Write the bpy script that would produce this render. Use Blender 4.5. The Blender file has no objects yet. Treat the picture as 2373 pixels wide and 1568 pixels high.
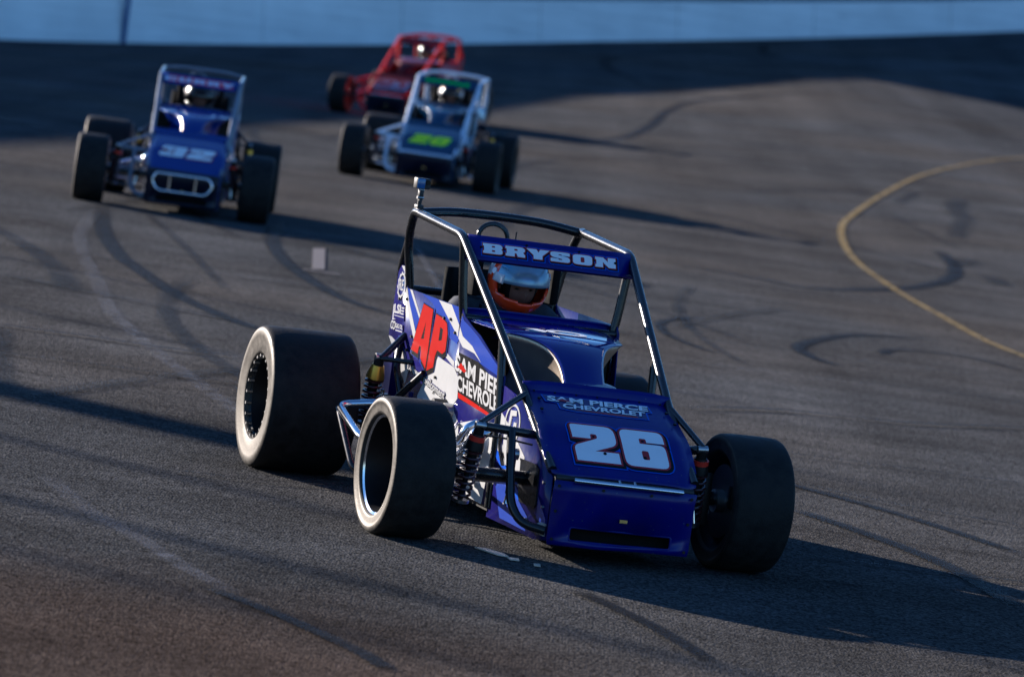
import bpy, bmesh, math, random
from mathutils import Vector, Matrix
random.seed(7)
R = math.radians
PI = math.pi
scene = bpy.context.scene
COL = scene.collection

# ------------------------------------------------------------------ camera
TH, RHO, CAMH = 0.0727282, 0.139549, 2.085719       # pitch down, roll, height over the racing surface
cam_d = bpy.data.cameras.new('camera'); cam = bpy.data.objects.new('camera', cam_d); COL.objects.link(cam)
_f = Vector((0, math.cos(TH), -math.sin(TH))); _u0 = Vector((0, math.sin(TH), math.cos(TH))); _r0 = Vector((1, 0, 0))
_r = math.cos(RHO)*_r0 + math.sin(RHO)*_u0
_u = math.cos(RHO)*_u0 - math.sin(RHO)*_r0
cam.matrix_world = Matrix(((_r.x, _u.x, -_f.x, 0), (_r.y, _u.y, -_f.y, 0), (_r.z, _u.z, -_f.z, CAMH), (0, 0, 0, 1)))
cam_d.sensor_width = 36; cam_d.lens = 36*11100/2372
cam_d.clip_start = 0.5; cam_d.clip_end = 2000
cam_d.dof.use_dof = True; cam_d.dof.focus_distance = 18.35; cam_d.dof.aperture_fstop = 4.4
scene.camera = cam

# ------------------------------------------------------------------ sky, sun, exposure
SUN_EL = 14.3
SUN_AZ = 36.0                                       # sun behind and to the left
to_sun = Vector((-math.cos(R(SUN_AZ))*math.cos(R(SUN_EL)), math.sin(R(SUN_AZ))*math.cos(R(SUN_EL)), math.sin(R(SUN_EL))))
world = bpy.data.worlds.new('World'); scene.world = world; world.use_nodes = True
wn = world.node_tree.nodes; wl = world.node_tree.links
bg = wn['Background']
sky = wn.new('ShaderNodeTexSky'); sky.sky_type = 'NISHITA'; sky.sun_disc = False
sky.sun_elevation = R(SUN_EL); sky.sun_rotation = math.atan2(to_sun.x, to_sun.y)
sky.air_density = 1.0; sky.dust_density = 0.2; sky.ozone_density = 5.0; sky.altitude = 200
wl.new(sky.outputs['Color'], bg.inputs['Color']); bg.inputs['Strength'].default_value = 0.062
sun_d = bpy.data.lights.new('sun', 'SUN'); sun_d.energy = 5.0; sun_d.angle = R(0.5); sun_d.color = (1.0, 0.80, 0.60)
sun = bpy.data.objects.new('sun', sun_d); COL.objects.link(sun)
sun.rotation_euler = to_sun.to_track_quat('Z', 'Y').to_euler()
scene.view_settings.view_transform = 'Standard'; scene.view_settings.look = 'None'
scene.view_settings.exposure = 1.5; scene.view_settings.gamma = 1.0
scene.view_settings.use_white_balance = True; scene.view_settings.white_balance_temperature = 5400   # camera set for the low sun

# ------------------------------------------------------------------ materials
def new_mat(name):
    m = bpy.data.materials.new(name); m.use_nodes = True
    return m, m.node_tree.nodes, m.node_tree.links, m.node_tree.nodes['Principled BSDF']
def setb(b, **k):
    for n, v in k.items(): b.inputs[n.replace('_', ' ')].default_value = v
MC = {}
def paint(name, col, rough=0.3, metal=0.0, coat=0.0, spec=0.5, wear=0.06, bump=0.0, bscale=6.0, dirt=0.0, chips=0.0):
    """painted or plain surface with slight colour mottling, uneven gloss and optional sheet-metal waviness"""
    if name in MC: return MC[name]
    m, n, l, b = new_mat(name)
    tc = n.new('ShaderNodeTexCoord')
    nz = n.new('ShaderNodeTexNoise'); nz.inputs['Scale'].default_value = 9; nz.inputs['Detail'].default_value = 6
    l.new(tc.outputs['Object'], nz.inputs['Vector'])
    mr = n.new('ShaderNodeMapRange'); mr.inputs['To Min'].default_value = 1-wear*2.2; mr.inputs['To Max'].default_value = 1+wear
    l.new(nz.outputs['Fac'], mr.inputs['Value'])
    mx = n.new('ShaderNodeMix'); mx.data_type = 'RGBA'; mx.blend_type = 'MULTIPLY'; mx.inputs['Factor'].default_value = 1
    mx.inputs['A'].default_value = (*col, 1); l.new(mr.outputs['Result'], mx.inputs['B'])
    out = mx.outputs['Result']
    if dirt > 0:
        n3 = n.new('ShaderNodeTexNoise'); n3.inputs['Scale'].default_value = 26; n3.inputs['Detail'].default_value = 8; n3.inputs['Roughness'].default_value = .7
        l.new(tc.outputs['Object'], n3.inputs['Vector'])
        r3 = n.new('ShaderNodeMapRange'); r3.inputs['From Min'].default_value = .55; r3.inputs['From Max'].default_value = .8; r3.inputs['To Max'].default_value = dirt
        l.new(n3.outputs['Fac'], r3.inputs['Value'])
        m3 = n.new('ShaderNodeMix'); m3.data_type = 'RGBA'; m3.inputs['B'].default_value = (.05, .042, .035, 1)
        l.new(r3.outputs['Result'], m3.inputs['Factor']); l.new(out, m3.inputs['A']); out = m3.outputs['Result']
    if chips > 0:                                        # stone chips and specks of thrown rubber
        vo = n.new('ShaderNodeTexVoronoi'); vo.inputs['Scale'].default_value = 85; l.new(tc.outputs['Object'], vo.inputs['Vector'])
        lt = n.new('ShaderNodeMath'); lt.operation = 'LESS_THAN'; lt.inputs[1].default_value = .17; l.new(vo.outputs['Distance'], lt.inputs[0])
        sc = n.new('ShaderNodeSeparateColor'); l.new(vo.outputs['Color'], sc.inputs['Color'])
        gt = n.new('ShaderNodeMath'); gt.operation = 'GREATER_THAN'; gt.inputs[1].default_value = 1-chips; l.new(sc.outputs['Red'], gt.inputs[0])
        mm = n.new('ShaderNodeMath'); mm.operation = 'MULTIPLY'; l.new(lt.outputs[0], mm.inputs[0]); l.new(gt.outputs[0], mm.inputs[1])
        cc = n.new('ShaderNodeMix'); cc.data_type = 'RGBA'; cc.inputs['A'].default_value = (.004, .004, .005, 1); cc.inputs['B'].default_value = (.16, .17, .20, 1); l.new(sc.outputs['Green'], cc.inputs['Factor'])
        m5 = n.new('ShaderNodeMix'); m5.data_type = 'RGBA'; l.new(mm.outputs[0], m5.inputs['Factor']); l.new(out, m5.inputs['A']); l.new(cc.outputs['Result'], m5.inputs['B']); out = m5.outputs['Result']
    l.new(out, b.inputs['Base Color'])
    n2 = n.new('ShaderNodeTexNoise'); n2.inputs['Scale'].default_value = 40; n2.inputs['Detail'].default_value = 5
    l.new(tc.outputs['Object'], n2.inputs['Vector'])
    rr = n.new('ShaderNodeMapRange'); rr.inputs['To Min'].default_value = rough*.75; rr.inputs['To Max'].default_value = min(1, rough*1.3)
    l.new(n2.outputs['Fac'], rr.inputs['Value']); l.new(rr.outputs['Result'], b.inputs['Roughness'])
    setb(b, Metallic=metal, Coat_Weight=coat, Specular_IOR_Level=spec); b.inputs['Coat Roughness'].default_value = 0.06
    if bump > 0:
        n4 = n.new('ShaderNodeTexNoise'); n4.inputs['Scale'].default_value = bscale; n4.inputs['Detail'].default_value = 2
        l.new(tc.outputs['Object'], n4.inputs['Vector'])
        bp = n.new('ShaderNodeBump'); bp.inputs['Strength'].default_value = bump; bp.inputs['Distance'].default_value = .01
        l.new(n4.outputs['Fac'], bp.inputs['Height']); l.new(bp.outputs['Normal'], b.inputs['Normal'])
        if coat > 0: l.new(bp.outputs['Normal'], b.inputs['Coat Normal'])
    MC[name] = m
    return m

M_BLUE = paint('royal_blue_paint', (.006, .005, .16), .32, coat=.12, spec=.25, bump=.16, bscale=5, dirt=.30, wear=.16, chips=.10)
M_SIDE = paint('indigo_vinyl', (.012, .010, .115), .16, spec=.4, bump=.05, bscale=5, dirt=.15)
M_MID = paint('mid_blue_vinyl', (.026, .055, .32), .16, spec=.4, dirt=.1)
M_BRIGHT = paint('bright_blue_print', (.01, .075, .50), .2, spec=.3)
M_WHITE = paint('white_vinyl', (.47, .47, .46), .16, spec=.4, dirt=.15)
M_LETTER = paint('white_print', (.80, .82, .85), .4, dirt=.1)
M_RED = paint('red_print', (.40, .012, .006), .18, spec=.4)
M_DKRED = paint('dark_red_print', (.30, .012, .02), .4)
M_BLACKP = paint('black_print', (.005, .005, .006), .25, spec=.2)
M_TUBE = paint('black_tube_paint', (.010, .010, .011), .26, coat=.25, spec=.45, wear=.2)
M_CHROME = paint('chrome', (.72, .74, .78), .13, metal=1.0, wear=.1)
M_STEEL = paint('brushed_steel', (.50, .50, .50), .32, metal=1.0, wear=.15)
M_ALU = paint('bare_aluminium', (.58, .49, .39), .36, metal=.8, wear=.25, bump=.1, bscale=10, dirt=.2)
M_TUBEEND = paint('cream_tube_end', (.50, .42, .34), .4)
M_BLACK = paint('black_plastic', (.010, .010, .011), .5)
M_DARK = paint('dark_engine_metal', (.02, .019, .018), .42, metal=.4, spec=.3, wear=.3)
M_DISC = paint('brake_steel', (.16, .15, .14), .4, metal=.7, wear=.3)
M_BLUEG = paint('gloss_blue_cover', (.006, .006, .16), .10, coat=.5, spec=.5, dirt=.1)
M_SPRING = paint('dark_spring', (.05, .012, .012), .35, coat=.4)
M_GOLD = paint('gold_anodised', (.75, .42, .06), .3, metal=.8)
M_REDPL = paint('red_cap', (.65, .04, .02), .4)
M_RIMB = paint('black_wheel', (.006, .006, .007), .45, spec=.3)
M_BRASS = paint('brass_latch', (.60, .42, .16), .3, metal=1)
M_SUIT = paint('race_suit_black', (.05, .055, .07), .8, spec=.2)
M_SMOKE = paint('smoked_visor', (.01, .012, .015), .12, spec=.5)
M_DKHELM = paint('dark_helmet', (.02, .022, .03), .3, coat=.3)
M_SKIN = paint('skin', (.17, .085, .06), .7, spec=.2)
M_ORANGE = paint('helmet_orange', (.92, .075, .015), .22, coat=.8)
M_HBLUE = paint('helmet_blue', (.05, .28, .60), .2, coat=.8)
M_HWHITE = paint('helmet_white', (.72, .74, .78), .25, coat=.6)
M_SEAT = paint('seat_padding', (.010, .010, .010), .85, spec=.08)
M_YELLOW = paint('yellow_paint', (.60, .40, .06), .5, dirt=.3)
M_LENS = paint('camera_front', (.02, .10, .28), .2, coat=.6)

def visor_mat():
    m, n, l, b = new_mat('iridium_visor')
    tc = n.new('ShaderNodeTexCoord')
    nz = n.new('ShaderNodeTexNoise'); nz.inputs['Scale'].default_value = 12
    l.new(tc.outputs['Object'], nz.inputs['Vector'])
    cr = n.new('ShaderNodeValToRGB'); cr.color_ramp.elements[0].color = (.10, .30, .46, 1); cr.color_ramp.elements[1].color = (.42, .52, .60, 1)
    l.new(nz.outputs['Fac'], cr.inputs['Fac']); l.new(cr.outputs['Color'], b.inputs['Base Color'])
    setb(b, Roughness=.22, Metallic=.3)
    return m
M_VISOR = visor_mat()

def rubber(name, dust):
    m, n, l, b = new_mat(name)
    tc = n.new('ShaderNodeTexCoord')
    nz = n.new('ShaderNodeTexNoise'); nz.inputs['Scale'].default_value = 22; nz.inputs['Detail'].default_value = 8; nz.inputs['Roughness'].default_value = .65
    l.new(tc.outputs['Object'], nz.inputs['Vector'])
    cr = n.new('ShaderNodeValToRGB')
    cr.color_ramp.elements[0].position = .35; cr.color_ramp.elements[0].color = (.010, .010, .010, 1)
    cr.color_ramp.elements[1].position = .75; cr.color_ramp.elements[1].color = (.018+dust*.6, .017+dust*.55, .016+dust*.47, 1)
    l.new(nz.outputs['Fac'], cr.inputs['Fac']); l.new(cr.outputs['Color'], b.inputs['Base Color'])
    rr = n.new('ShaderNodeMapRange'); rr.inputs['To Min'].default_value = .44 if dust > .03 else .5; rr.inputs['To Max'].default_value = .64 if dust > .03 else .75; rr.inputs['From Min'].default_value = .3; rr.inputs['From Max'].default_value = .7
    l.new(nz.outputs['Fac'], rr.inputs['Value']); l.new(rr.outputs['Result'], b.inputs['Roughness'])
    setb(b, Specular_IOR_Level=.46 if dust > .03 else .15)
    b.inputs['Specular Tint'].default_value = (1, .86, .66, 1) if dust > .03 else (1, 1, 1, 1)
    n4 = n.new('ShaderNodeTexNoise'); n4.inputs['Scale'].default_value = 120; n4.inputs['Detail'].default_value = 4
    l.new(tc.outputs['Object'], n4.inputs['Vector'])
    bp = n.new('ShaderNodeBump'); bp.inputs['Strength'].default_value = .12 if dust > .03 else .5; bp.inputs['Distance'].default_value = .003
    l.new(n4.outputs['Fac'], bp.inputs['Height']); l.new(bp.outputs['Normal'], b.inputs['Normal'])
    return m
M_TREAD = rubber('slick_tread', .016)
M_WALL = rubber('tyre_sidewall', .05)

def asphalt_mat():
    m, n, l, b = new_mat('asphalt')
    tc = n.new('ShaderNodeTexCoord'); P = tc.outputs['Object']
    def noise(scale, detail=4, rough=.6, vec=None, sx=None):
        t = n.new('ShaderNodeTexNoise'); t.inputs['Scale'].default_value = scale; t.inputs['Detail'].default_value = detail; t.inputs['Roughness'].default_value = rough
        if sx:
            mp = n.new('ShaderNodeMapping'); mp.inputs['Scale'].default_value = sx[0]; mp.inputs['Rotation'].default_value = (0, 0, sx[1])
            l.new(P, mp.inputs['Vector']); l.new(mp.outputs['Vector'], t.inputs['Vector'])
        else: l.new(P, t.inputs['Vector'])
        return t.outputs['Fac']
    def rng(v, a, b_, c, d):
        r = n.new('ShaderNodeMapRange'); r.inputs['From Min'].default_value = a; r.inputs['From Max'].default_value = b_; r.inputs['To Min'].default_value = c; r.inputs['To Max'].default_value = d
        l.new(v, r.inputs['Value']); return r.outputs['Result']
    def mul(a, b_):
        k = n.new('ShaderNodeMath'); k.operation = 'MULTIPLY'; l.new(a, k.inputs[0]); l.new(b_, k.inputs[1]); return k.outputs[0]
    agg = n.new('ShaderNodeTexVoronoi'); agg.inputs['Scale'].default_value = 95; l.new(P, agg.inputs['Vector'])
    bw = n.new('ShaderNodeSeparateColor'); l.new(agg.outputs['Color'], bw.inputs['Color'])
    stone = rng(bw.outputs['Red'], 0, 1, .35, 1.8)
    fine = rng(noise(260, 3, .7), .3, .7, .72, 1.28)
    blot = rng(noise(.55, 5, .62), .3, .7, .72, 1.22)
    streak = rng(noise(1.0, 4, .6, sx=((.22, 1.6, 1), R(12))), .3, .7, .80, 1.15)      # rubbered lanes along the racing line
    lane = rng(noise(1.0, 3, .5, sx=((1.3, .06, 1), R(-4))), .3, .7, .84, 1.12)
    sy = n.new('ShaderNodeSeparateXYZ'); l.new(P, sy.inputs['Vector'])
    near_shade = rng(sy.outputs['Y'], 14, 27, .82, 1.08)        # near end darkened in the colour, imitating falloff of grazing light
    v = mul(mul(mul(mul(stone, fine), mul(blot, streak)), lane), near_shade)
    # brown dust drifted over the surface in broad patches
    cr = n.new('ShaderNodeMix'); cr.data_type = 'RGBA'; cr.inputs['A'].default_value = (.072, .072, .071, 1); cr.inputs['B'].default_value = (.077, .071, .064, 1)
    l.new(rng(noise(.16, 3, .5), .42, .62, 0, 1), cr.inputs['Factor'])
    # browner tone low on the left, its edge broken by noise
    dm = n.new('ShaderNodeVectorMath'); dm.operation = 'DISTANCE'; dm.inputs[1].default_value = (-1.3, 13.2, 0)
    l.new(P, dm.inputs[0])
    wob = n.new('ShaderNodeMath'); wob.operation = 'MULTIPLY_ADD'; wob.inputs[1].default_value = 1.1; l.new(noise(1.7, 5, .6), wob.inputs[0]); l.new(dm.outputs['Value'], wob.inputs[2])
    brown_patch = n.new('ShaderNodeMix'); brown_patch.data_type = 'RGBA'; brown_patch.inputs['B'].default_value = (.082, .060, .046, 1)
    l.new(rng(wob.outputs[0], 1.9, 3.6, .85, 0), brown_patch.inputs['Factor']); l.new(cr.outputs['Result'], brown_patch.inputs['A'])
    mx = n.new('ShaderNodeMix'); mx.data_type = 'RGBA'; mx.blend_type = 'MULTIPLY'; mx.inputs['Factor'].default_value = 1
    l.new(brown_patch.outputs['Result'], mx.inputs['A']); l.new(v, mx.inputs['B'])
    # black oil and sealer stains
    st = noise(.9, 6, .7, sx=((.5, 1.0, 1), R(20)))
    mx2 = n.new('ShaderNodeMix'); mx2.data_type = 'RGBA'; mx2.inputs['B'].default_value = (.012, .011, .011, 1)
    l.new(rng(st, .60, .72, 0, .75), mx2.inputs['Factor']); l.new(mx.outputs['Result'], mx2.inputs['A'])
    l.new(mx2.outputs['Result'], b.inputs['Base Color'])
    l.new(rng(noise(60, 4, .6), .3, .7, .5, .75), b.inputs['Roughness'])
    setb(b, Specular_IOR_Level=.0)
    bp = n.new('ShaderNodeBump'); bp.inputs['Strength'].default_value = .8; bp.inputs['Distance'].default_value = .006
    l.new(agg.outputs['Distance'], bp.inputs['Height'])
    bp2 = n.new('ShaderNodeBump'); bp2.inputs['Strength'].default_value = .35; bp2.inputs['Distance'].default_value = .003
    l.new(fine, bp2.inputs['Height']); l.new(bp.outputs['Normal'], bp2.inputs['Normal'])
    l.new(bp2.outputs['Normal'], b.inputs['Normal'])
    return m
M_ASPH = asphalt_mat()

def mark_mat(name, col, alpha, nscale=(6, .5), thr=(.35, .65), rough=.6):
    """thin rubber, paint or scuff layer: broken up by noise, feathered to its edges by the ribbon's own u coordinate"""
    m, n, l, b = new_mat(name)
    tc = n.new('ShaderNodeTexCoord'); uv = n.new('ShaderNodeUVMap')
    sp = n.new('ShaderNodeSeparateXYZ'); l.new(uv.outputs['UV'], sp.inputs['Vector'])
    a = n.new('ShaderNodeMath'); a.operation = 'PINGPONG'; a.inputs[1].default_value = .5; l.new(sp.outputs['X'], a.inputs[0])
    e = n.new('ShaderNodeMapRange'); e.inputs['From Max'].default_value = .3; e.interpolation_type = 'SMOOTHSTEP'; l.new(a.outputs[0], e.inputs['Value'])
    a2 = n.new('ShaderNodeMath'); a2.operation = 'PINGPONG'; a2.inputs[1].default_value = .5; l.new(sp.outputs['Y'], a2.inputs[0])
    e2 = n.new('ShaderNodeMapRange'); e2.inputs['From Max'].default_value = .12; l.new(a2.outputs[0], e2.inputs['Value'])
    mp = n.new('ShaderNodeMapping'); mp.inputs['Scale'].default_value = (nscale[0], nscale[0], 1); l.new(tc.outputs['Object'], mp.inputs['Vector'])
    nz = n.new('ShaderNodeTexNoise'); nz.inputs['Scale'].default_value = 1; nz.inputs['Detail'].default_value = 7; nz.inputs['Roughness'].default_value = .68
    l.new(mp.outputs['Vector'], nz.inputs['Vector'])
    r = n.new('ShaderNodeMapRange'); r.inputs['From Min'].default_value = thr[0]; r.inputs['From Max'].default_value = thr[1]; l.new(nz.outputs['Fac'], r.inputs['Value'])
    ag = n.new('ShaderNodeTexVoronoi'); ag.inputs['Scale'].default_value = 95; l.new(tc.outputs['Object'], ag.inputs['Vector'])
    sc = n.new('ShaderNodeSeparateColor'); l.new(ag.outputs['Color'], sc.inputs['Color'])
    r2 = n.new('ShaderNodeMapRange'); r2.inputs['To Min'].default_value = .45; r2.inputs['To Max'].default_value = 1.0; l.new(sc.outputs['Red'], r2.inputs['Value'])
    prev = None
    for s in (e.outputs[0], e2.outputs[0], r.outputs[0], r2.outputs[0]):
        if prev is None: prev = s; continue
        k = n.new('ShaderNodeMath'); k.operation = 'MULTIPLY'; l.new(prev, k.inputs[0]); l.new(s, k.inputs[1]); prev = k.outputs[0]
    k = n.new('ShaderNodeMath'); k.operation = 'MULTIPLY'; k.inputs[1].default_value = alpha; l.new(prev, k.inputs[0])
    l.new(k.outputs[0], b.inputs['Alpha'])
    setb(b, Base_Color=(*col, 1), Roughness=rough, Specular_IOR_Level=.06)
    return m
M_SKID = mark_mat('skid_rubber', (.008, .008, .008), .98, (2.2, 1), (.08, .45))
M_SCUFF = mark_mat('pale_scuff', (.24, .24, .26), .42, (7, 1), (.36, .68))
M_YLINE = mark_mat('worn_yellow_line', (.36, .25, .085), .9, (5, 1), (.25, .55))
M_CRACK = mark_mat('crack_sealer', (.008, .008, .008), .9, (4, 1), (.2, .5))

# ------------------------------------------------------------------ mesh helpers
class MB:
    def __init__(s): s.v = []; s.f = []; s.mi = []; s.uv = None
    def add(s, vs, fs, mi=0):
        k = len(s.v); s.v += [tuple(p) for p in vs]; s.f += [tuple(i+k for i in f) for f in fs]; s.mi += [mi]*len(fs)
    def box(s, c, d, rot=None, mi=0, bev=0.0):
        x, y, z = d[0]/2, d[1]/2, d[2]/2
        if bev > 0:
            bm = bmesh.new(); bmesh.ops.create_cube(bm, size=1)
            for v in bm.verts: v.co = Vector((v.co.x*d[0], v.co.y*d[1], v.co.z*d[2]))
            bmesh.ops.bevel(bm, geom=bm.edges[:], offset=bev, segments=2, affect='EDGES', profile=.5)
            bm.verts.index_update()
            vs = [v.co.copy() for v in bm.verts]; fs = [[v.index for v in f.verts] for f in bm.faces]; bm.free()
        else:
            vs = [Vector((a*x, b*y, e*z)) for e in (-1, 1) for b in (-1, 1) for a in (-1, 1)]
            fs = [(0, 2, 3, 1), (4, 5, 7, 6), (0, 1, 5, 4), (2, 6, 7, 3), (0, 4, 6, 2), (1, 3, 7, 5)]
        if rot is not None: vs = [rot @ v for v in vs]
        s.add([v+Vector(c) for v in vs], fs, mi)
    def tube(s, pts, r, seg=12, fil=0.0, mi=0, closed=False, caps=True):
        P = [Vector(p) for p in pts]
        if fil > 0 and len(P) > 2: P = fillet(P, fil, closed)
        n = len(P); T = []
        for i in range(n):
            if closed: t = P[(i+1) % n]-P[i-1]
            else: t = P[min(i+1, n-1)]-P[max(i-1, 0)]
            T.append(t.normalized())
        ref = Vector((0, 0, 1)) if abs(T[0].z) < .9 else Vector((1, 0, 0))
        N = (ref-T[0]*ref.dot(T[0])).normalized(); vs = []
        for i in range(n):
            N = (N-T[i]*N.dot(T[i])).normalized(); B = T[i].cross(N)
            rr = r[i] if isinstance(r, (list, tuple)) else r
            for k in range(seg):
                a = 2*PI*k/seg; vs.append(P[i]+(N*math.cos(a)+B*math.sin(a))*rr)
        fs = []
        for i in range(n if closed else n-1):
            j = (i+1) % n
            for k in range(seg): fs.append((i*seg+k, i*seg+(k+1) % seg, j*seg+(k+1) % seg, j*seg+k))
        if caps and not closed: fs.append(tuple(range(seg-1, -1, -1))); fs.append(tuple((n-1)*seg+k for k in range(seg)))
        s.add(vs, fs, mi)
    def lathe(s, prof, seg=48, axis='X', mi=0, mis=None, closed=False):
        """profile of (a, r): a along the axis, r from it"""
        n = len(prof); vs = []
        for a, r in prof:
            for k in range(seg):
                t = 2*PI*k/seg; c, q = r*math.cos(t), r*math.sin(t)
                vs.append((a, c, q) if axis == 'X' else ((c, a, q) if axis == 'Y' else (c, q, a)))
        k0 = len(s.v); s.v += vs
        m = n if closed else n-1
        for i in range(m):
            j = (i+1) % n
            for k in range(seg):
                s.f.append(tuple(k0+q for q in (i*seg+k, i*seg+(k+1) % seg, j*seg+(k+1) % seg, j*seg+k)))
                s.mi.append(mis[i] if mis else mi)
    def grid(s, fn, nu, nv, mi=0):
        vs = [fn(i/nu, j/nv) for j in range(nv+1) for i in range(nu+1)]
        fs = [(j*(nu+1)+i, j*(nu+1)+i+1, (j+1)*(nu+1)+i+1, (j+1)*(nu+1)+i) for j in range(nv) for i in range(nu)]
        s.add(vs, fs, mi)
    def slab(s, poly, off, mi=0):
        """closed plate: polygon of 3-D points plus its copy shifted by off"""
        n = len(poly); a = [Vector(p) for p in poly]; b = [p+Vector(off) for p in a]
        s.add(a+b, [tuple(range(n)), tuple(range(2*n-1, n-1, -1))]+[(i, i+n, (i+1) % n+n, (i+1) % n) for i in range(n)], mi)
    def xf(s, M):
        s.v = [tuple(M @ Vector(p)) for p in s.v]; return s
    def build(s, name, mats, parent=None, smooth=True, ang=38, solid=0.0):
        me = bpy.data.meshes.new(name); me.from_pydata(s.v, [], s.f); me.update()
        if not isinstance(mats, (list, tuple)): mats = [mats]
        for m in mats: me.materials.append(m)
        if len(mats) > 1: me.polygons.foreach_set('material_index', s.mi)
        bm = bmesh.new(); bm.from_mesh(me)
        bmesh.ops.recalc_face_normals(bm, faces=bm.faces[:]); bm.to_mesh(me); bm.free()
        if smooth:
            me.polygons.foreach_set('use_smooth', [True]*len(me.polygons)); me.set_sharp_from_angle(angle=R(ang))
        o = bpy.data.objects.new(name, me); COL.objects.link(o)
        if solid:
            md = o.modifiers.new('solidify', 'SOLIDIFY'); md.thickness = solid; md.offset = 0
        if parent: o.parent = parent
        return o

def fillet(P, rad, closed=False):
    out = []; n = len(P)
    for i in range(n):
        if not closed and i in (0, n-1): out.append(P[i]); continue
        a, b, c = P[i-1], P[i], P[(i+1) % n]
        d1 = a-b; d2 = c-b; l = min(rad, d1.length*.45, d2.length*.45)
        p = b+d1.normalized()*l; q = b+d2.normalized()*l
        for k in range(6):
            t = k/5; out.append(p*(1-t)**2+b*2*t*(1-t)+q*t*t)
    return out

def tag(o, label=None, cat=None, group=None, kind=None):
    if label: o['label'] = label
    if cat: o['category'] = cat
    if group: o['group'] = group
    if kind: o['kind'] = kind
    return o
def empty(name, loc=(0, 0, 0), rz=0):
    o = bpy.data.objects.new(name, None); COL.objects.link(o); o.location = loc; o.rotation_euler = (0, 0, rz); o.empty_display_size = .1
    return o

# ---- flat lettering: outlines filled as 2-D curves (holes by nesting), fattened for outlines
def round_poly(pts, r):
    n = len(pts); out = []
    for i in range(n):
        p = pts[i]
        rr = p[2] if len(p) > 2 else r
        a, b, c = Vector(pts[i-1][:2]), Vector(p[:2]), Vector(pts[(i+1) % n][:2])
        if rr <= 0: out.append((b.x, b.y)); continue
        l = min(rr, (a-b).length*.48, (c-b).length*.48)
        p0 = b+(a-b).normalized()*l; p1 = b+(c-b).normalized()*l
        for k in range(5):
            t = k/4; q = p0*(1-t)**2+b*2*t*(1-t)+p1*t*t; out.append((q.x, q.y))
    return out
def fill2d(polys, offset=0.0):
    cu = bpy.data.curves.new('outline', 'CURVE'); cu.dimensions = '2D'; cu.fill_mode = 'BOTH'; cu.offset = offset
    for pl in polys:
        sp = cu.splines.new('POLY'); sp.points.add(len(pl)-1)
        for i, p in enumerate(pl): sp.points[i].co = (p[0], p[1], 0, 1)
        sp.use_cyclic_u = True
    return _curve_mesh(cu)
def text2d(txt, offset=0.0, size=1.0, spacing=1.0):
    cu = bpy.data.curves.new('text', 'FONT'); cu.body = txt; cu.size = size; cu.offset = offset; cu.space_character = spacing; cu.resolution_u = 3
    return _curve_mesh(cu)
def _curve_mesh(cu):
    o = bpy.data.objects.new('tmp', cu); COL.objects.link(o)
    dg = bpy.context.evaluated_depsgraph_get(); dg.update()
    ev = o.evaluated_get(dg); me = ev.to_mesh()
    vs = [(v.co.x, v.co.y) for v in me.vertices]; fs = [tuple(p.vertices) for p in me.polygons]
    ev.to_mesh_clear(); bpy.data.objects.remove(o); bpy.data.curves.remove(cu)
    return vs, fs
def extent(vs):
    xs = [v[0] for v in vs]; ys = [v[1] for v in vs]
    return min(xs), max(xs), min(ys), max(ys)
def decal(name, vf, mp, off, mat, parent, cuts=()):
    """place flat shape vf=(verts, faces) by mp(u, v, off) -> point; cuts = ('u' or 'v', value) where the panel under it bends"""
    if cuts:
        bm = bmesh.new(); bv = [bm.verts.new((a, b, 0)) for a, b in vf[0]]
        for f in vf[1]:
            try: bm.faces.new([bv[i] for i in f])
            except ValueError: pass
        for ax, c in cuts:
            bmesh.ops.bisect_plane(bm, geom=bm.verts[:]+bm.edges[:]+bm.faces[:], plane_co=(c, 0, 0) if ax == 'u' else (0, c, 0), plane_no=(1, 0, 0) if ax == 'u' else (0, 1, 0))
        bm.verts.index_update(); vf = ([(v.co.x, v.co.y) for v in bm.verts], [tuple(v.index for v in f.verts) for f in bm.faces]); bm.free()
    m = MB(); m.add([mp(u, v, off) for u, v in vf[0]], vf[1])
    return m.build(name, mat, parent, smooth=False)
def norm_text(vs, ref=None):
    a = extent(ref if ref else vs)
    return [((u-a[0])/(a[1]-a[0]), (v-a[2])/(a[3]-a[2])) for u, v in vs]

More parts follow.
